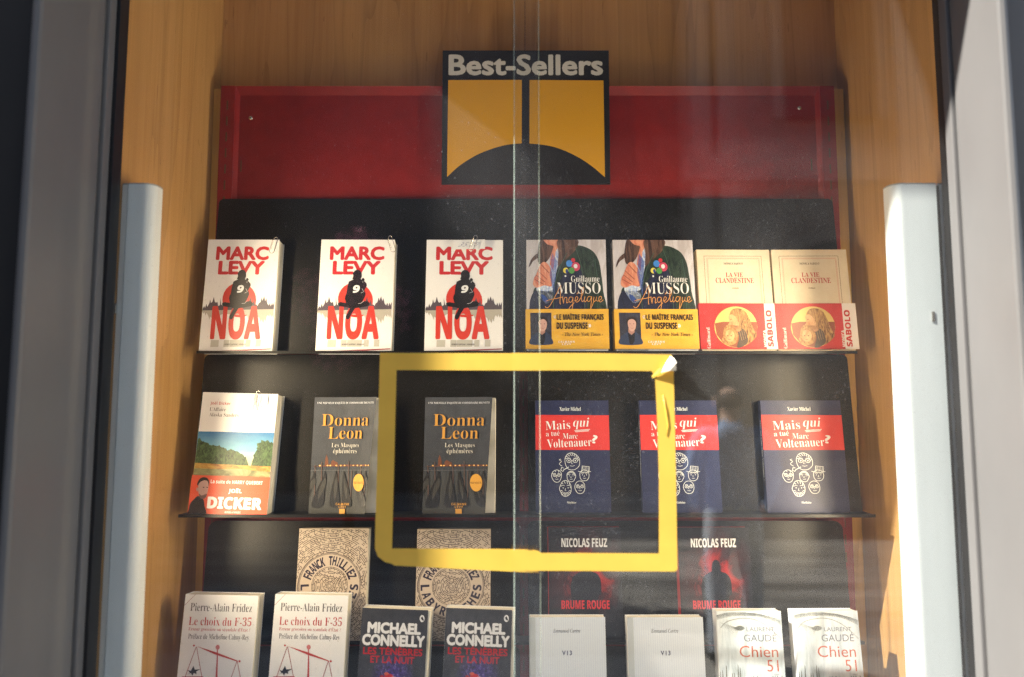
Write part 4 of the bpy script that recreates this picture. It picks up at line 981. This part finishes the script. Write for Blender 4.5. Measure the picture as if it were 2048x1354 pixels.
tube(bm, pts3, .0009, 6); link('wrinkle', bm, TAPE, rt)

# ================================================================ WINDOW FRAME, reveals on both sides
JL, JR = -.628, .6775
def jamb(side, label):
    root = tag(empty('window_jamb', ((JL if side < 0 else JR), .95, 0)), label, 'window frame', 'grey metal window jambs')
    Xj = JL if side < 0 else JR
    y_front = .868 if side < 0 else .905
    def P(name, x0, x1, y0, y1, m, bev=.0015, z0=0.0, z1=2.62):
        bm = bmesh.new(); box(bm, min(x0, x1), max(x0, x1), y0, y1, z0, z1, 0, bev); o = link(name, bm, m, root); o.matrix_parent_inverse = Matrix.Translation(root.location).inverted()
    P('reveal', Xj, Xj + side * .0125, y_front, YG - .028, FRAME, .006)
    P('glazing_channel', Xj - side * .004, Xj + side * .05, YG - .027, YG - .009, FRAME, .0025)
    P('gasket', Xj + side * (-.0085 if side < 0 else .003), Xj + side * .04, YG - .0085, YG + .016, GASKET, .0005)
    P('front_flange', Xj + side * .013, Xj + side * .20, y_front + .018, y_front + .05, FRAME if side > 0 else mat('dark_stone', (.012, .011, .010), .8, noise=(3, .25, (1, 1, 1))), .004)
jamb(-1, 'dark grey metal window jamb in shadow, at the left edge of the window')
jamb(1, 'bright grey metal window jamb in full sun, at the right edge of the window')

# ================================================================ OUTSIDE: what the glass mirrors and what shades it
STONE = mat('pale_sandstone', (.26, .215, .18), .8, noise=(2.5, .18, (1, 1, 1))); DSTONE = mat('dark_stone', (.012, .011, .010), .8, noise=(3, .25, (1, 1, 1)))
PAVE = mat('paving', (.27, .255, .23), .8, noise=(1.4, .75, (.22, 2.2, 1)))  # stretched noise puts streaks of light into the pavement colour
bm = bmesh.new(); bmesh.ops.create_grid(bm, x_segments=1, y_segments=1, size=60); pv = link('pavement', bm, PAVE); tag(pv, kind='structure')
bm = bmesh.new(); box(bm, -6, 8, -2.3, .86, .002, .004); fp = link('bounce_strip', bm, mat('pale_bounce_surface', (.42, .40, .36), .7, noise=(3, .12, (1, 1, 1)))); tag(fp, kind='structure')  # pale strip added to bounce sunlight onto the tape and light columns
def block(name, x0, x1, y0, y1, z0, z1, m, label, cat, bev=.01):
    bm = bmesh.new(); box(bm, x0, x1, y0, y1, z0, z1, 0, bev); o = link(name, bm, m); tag(o, label, cat); return o
# the shop's own wall round the window
fw = tag(empty('shop_wall', (0, 1.2, 0)), 'dark stone shop wall framing the display window', 'wall')
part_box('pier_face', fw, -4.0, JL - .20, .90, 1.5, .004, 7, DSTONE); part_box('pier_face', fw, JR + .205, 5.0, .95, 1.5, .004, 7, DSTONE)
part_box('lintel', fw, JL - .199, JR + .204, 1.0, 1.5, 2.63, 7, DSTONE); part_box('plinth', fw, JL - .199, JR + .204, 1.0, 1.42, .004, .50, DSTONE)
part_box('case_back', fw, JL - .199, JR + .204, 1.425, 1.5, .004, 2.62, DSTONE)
block('shade_pier', -2.6, -1.585, .485, .895, .004, 7, DSTONE, 'unseen dark block added left of the window to shade the glass', 'pier')  # unseen, added so its edge throws the shadow across the left glass
# tilted sheet above the window, added out of view to shade the glass
S0 = 1.25; cz = at(1100, 312, YG).z
crn = Vector((.03, YG, cz)) - SUN_D * S0
bm = bmesh.new()
wy, wz = YG - .045, cz + .80 * (.03 - crn.x)
A = [(crn.x, crn.y, crn.z), (2.6, crn.y, crn.z), (2.6, wy, wz), (crn.x, wy, wz)]
va = [bm.verts.new(p) for p in A]; vb = [bm.verts.new((p[0], p[1] + .02, p[2] + .03)) for p in A]
bm.faces.new(va); bm.faces.new(vb[::-1])
for i in range(4): bm.faces.new((va[i], vb[i], vb[(i + 1) % 4], va[(i + 1) % 4]))
o = link('shade_canopy', bm, mat('shade_sheet', (.16, .16, .17), .5)); tag(o, 'unseen slanted metal sheet added above the window to shade the glass', 'shade_canopy')
# houses across the street
house = tag(empty('stone_building', (6, -9, 0)), 'pale sandstone building with arched windows across the street, mirrored at upper right', 'building')
part_box('wall', house, 2.9, 14, -12, -9, .004, 11, STONE)
def arch(parent, cx, y, z0, w, h, m_ring, m_dark):
    up = parent
    for rr, yy, mm, nm in ((w / 2 + .22, .10, m_ring, 'window'), (w / 2, .14, m_dark, 'pane')):
        pts = [(cx - rr, z0), (cx + rr, z0)] + [(cx + rr * math.cos(R(a)), z0 + h + rr * math.sin(R(a))) for a in range(0, 181, 12)]
        bm = bmesh.new(); slab(bm, pts, y, y + yy); o = link(nm, bm, mm, up)
        if up is parent: o.matrix_parent_inverse = Matrix.Translation(parent.location).inverted(); up = o
DG = mat('dark_window', (.02, .02, .022), .2)
LST = mat('light_stone', (.30, .26, .22), .75)
for cx in (5.3, 8.6, 11.9):
    arch(house, cx, -9, .6, 1.9, 2.6, LST, DG); arch(house, cx, -9, 6.2, 1.5, 2.2, LST, DG)
for x in (3.1, 3.55, 6.9, 10.2): part_box('pilaster', house, x - .16, x + .16, -9, -8.8, -.0 + .004, 10.6, LST)
part_box('cornice', house, 2.8, 14.1, -9.0, -8.7, 5.1, 5.5, LST)
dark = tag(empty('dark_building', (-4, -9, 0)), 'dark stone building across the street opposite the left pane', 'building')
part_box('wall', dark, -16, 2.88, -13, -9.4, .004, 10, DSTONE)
side_b = tag(empty('shade_block', (-9, -7, 0)), 'unseen dark block added on the left to shade the street', 'building')
part_box('wall', side_b, -14, -6.2, -9.2, -2.2, .004, 7.2, DSTONE)  # unseen block added to throw shade over the left of the street

# a man with his back to the window, mirrored in the right pane
def person(x, y, facing):
    J = {'pelvis': (0, 0, .92), 'waist': (0, .01, 1.06), 'chest': (0, .02, 1.26), 'neck': (0, 0, 1.44), 'nape': (0, -.01, 1.50), 'head': (0, -.02, 1.58), 'crown': (0, -.01, 1.66)}
    E_ = [('pelvis', 'waist'), ('waist', 'chest'), ('chest', 'neck'), ('neck', 'nape'), ('nape', 'head'), ('head', 'crown')]
    Rr = {'pelvis': (.155, .115), 'waist': (.150, .110), 'chest': (.165, .115), 'neck': (.075, .07), 'nape': (.058, .062), 'head': (.078, .098), 'crown': (.055, .07)}
    for sd, nm in ((-1, 'l'), (1, 'r')):
        J.update({nm + 'hip': (sd * .09, 0, .86), nm + 'knee': (sd * .11, -.02 - sd * .03, .48), nm + 'ankle': (sd * .12, .03 - sd * .04, .09), nm + 'toe': (sd * .15, -.15 - sd * .04, .035),
                  nm + 'sho': (sd * .185, .02, 1.38), nm + 'elb': (sd * .25, .05, 1.12), nm + 'wri': (sd * .22, -.10, .92), nm + 'palm': (sd * .20, -.15, .88)})
        E_ += [('pelvis', nm + 'hip'), (nm + 'hip', nm + 'knee'), (nm + 'knee', nm + 'ankle'), (nm + 'ankle', nm + 'toe'), ('chest', nm + 'sho'), (nm + 'sho', nm + 'elb'), (nm + 'elb', nm + 'wri'), (nm + 'wri', nm + 'palm')]
        Rr.update({nm + 'hip': (.095, .10), nm + 'knee': (.065, .07), nm + 'ankle': (.045, .05), nm + 'toe': (.042, .028), nm + 'sho': (.068, .068), nm + 'elb': (.047, .047), nm + 'wri': (.03, .026), nm + 'palm': (.036, .018)})
        for k in range(5):
            a = (k - 2) * .013 if k < 4 else sd * -.04
            f1, f2 = nm + 'f%d' % k, nm + 'g%d' % k
            J[f1] = (sd * .20 + a, -.19 if k < 4 else -.165, .85 + (.0 if k < 4 else .02)); J[f2] = (sd * .19 + a * 1.1, -.205 if k < 4 else -.19, .815 if k < 4 else .85)
            E_ += [(nm + 'palm', f1), (f1, f2)]; Rr[f1] = (.009, .009); Rr[f2] = (.007, .007)
    names = list(J); me = bpy.data.meshes.new('person'); me.from_pydata([J[n] for n in names], [(names.index(a), names.index(b)) for a, b in E_], [])
    o = bpy.data.objects.new('person', me); COL.objects.link(o)
    md = o.modifiers.new('skin', 'SKIN'); md.use_smooth_shade = True
    for i, n in enumerate(names):
        sv = me.skin_vertices[0].data[i]; sv.radius = Rr[n]; sv.use_root = (n == 'pelvis')
    sb_ = o.modifiers.new('sub', 'SUBSURF'); sb_.levels = 2; sb_.render_levels = 2
    bpy.context.view_layer.update()
    m2 = bpy.data.meshes.new_from_object(o.evaluated_get(bpy.context.evaluated_depsgraph_get()))
    o.modifiers.clear(); o.data = m2
    m2.materials.clear()
    for m in (mat('skin', (.62, .40, .29), .5), mat('blue_shirt', (.30, .42, .66), .8, noise=(20, .2, (1, 1, 1))), mat('pale_jeans', (.58, .64, .72), .85, noise=(25, .2, (1, 1, 1))), mat('dark_shoes', (.03, .03, .03), .5)): m2.materials.append(m)
    for p in m2.polygons:
        c = p.center; p.use_smooth = True
        p.material_index = 0 if c.z > 1.45 or (c.y < -.085 and .78 < c.z < .95 and abs(c.x) > .12) else (1 if c.z > .93 else (2 if c.z > .10 else 3))
    bm = bmesh.new()
    bmesh.ops.create_uvsphere(bm, u_segments=16, v_segments=10, radius=1, matrix=Matrix.Translation((0, .02, 1.575)) @ Matrix.Diagonal((.088, .088, .055, 1)))
    link('hair', bm, mat('dark_cropped_hair', (.05, .035, .025), .8), o, True)
    for sx in (-1, 1):
        bm = bmesh.new()
        bmesh.ops.create_uvsphere(bm, u_segments=8, v_segments=6, radius=1, matrix=Matrix.Translation((sx * .086, -.015, 1.57)) @ Matrix.Diagonal((.012, .022, .034, 1)))
        link('ear', bm, MATS['skin'], o, True)
    bm = bmesh.new()
    bmesh.ops.create_uvsphere(bm, u_segments=8, v_segments=6, radius=1, matrix=Matrix.Translation((0, -.118, 1.57)) @ Matrix.Diagonal((.015, .02, .026, 1)))
    link('nose', bm, MATS['skin'], o, True)
    o.location = (x, y, 0.004); o.rotation_euler = (0, 0, facing)
    tag(o, 'balding person in blue shirt and pale jeans, back turned, mirrored in the glass', 'person')
person(1.34, -2.15, R(8))

# pink flowering shrub mirrored in the left pane
rnd = random.Random(8)
sh = tag(empty('flowering_tree', (-1.45, -4.0, .004)), 'small dark tree with pink blossom mirrored faintly in the left pane', 'tree')
bm = bmesh.new(); tube(bm, [(0, 0, 0), (.03, .02, .8), (-.02, .05, 1.6), (.02, 0, 2.3)], .045, 8); tube(bm, [(-.01, .03, 1.4), (.2, .1, 1.9), (.32, .15, 2.4)], .025, 7); tube(bm, [(0, .03, 1.5), (-.2, -.05, 2.0), (-.3, -.1, 2.5)], .022, 7)
link('trunk', bm, mat('bark', (.06, .04, .03), .9), sh)
bm = bmesh.new()
for k in range(2600):
    c = rnd.choice([(0, 0, 2.4, .42), (.28, .1, 2.35, .3), (-.28, -.08, 2.5, .3), (.05, 0, 2.85, .28), (-.1, .1, 2.05, .25)])
    d = Vector((rnd.gauss(0, 1), rnd.gauss(0, 1), rnd.gauss(0, 1))).normalized() * c[3] * rnd.random() ** .4
    p = Vector(c[:3]) + d; e = Euler((rnd.uniform(0, 6), rnd.uniform(0, 6), rnd.uniform(0, 6))).to_matrix(); r = rnd.uniform(.02, .04)
    f = bm.faces.new([bm.verts.new(p + e @ Vector(v)) for v in ((-r, 0, 0), (0, -r * .5, 0), (r, 0, 0), (0, r * .5, 0))]); f.material_index = 1 if rnd.random() < .45 else 0
link('crown', bm, [mat('dark_leaves', (.05, .035, .035), .6), mat('pink_petals', (.80, .26, .38), .6)], sh)
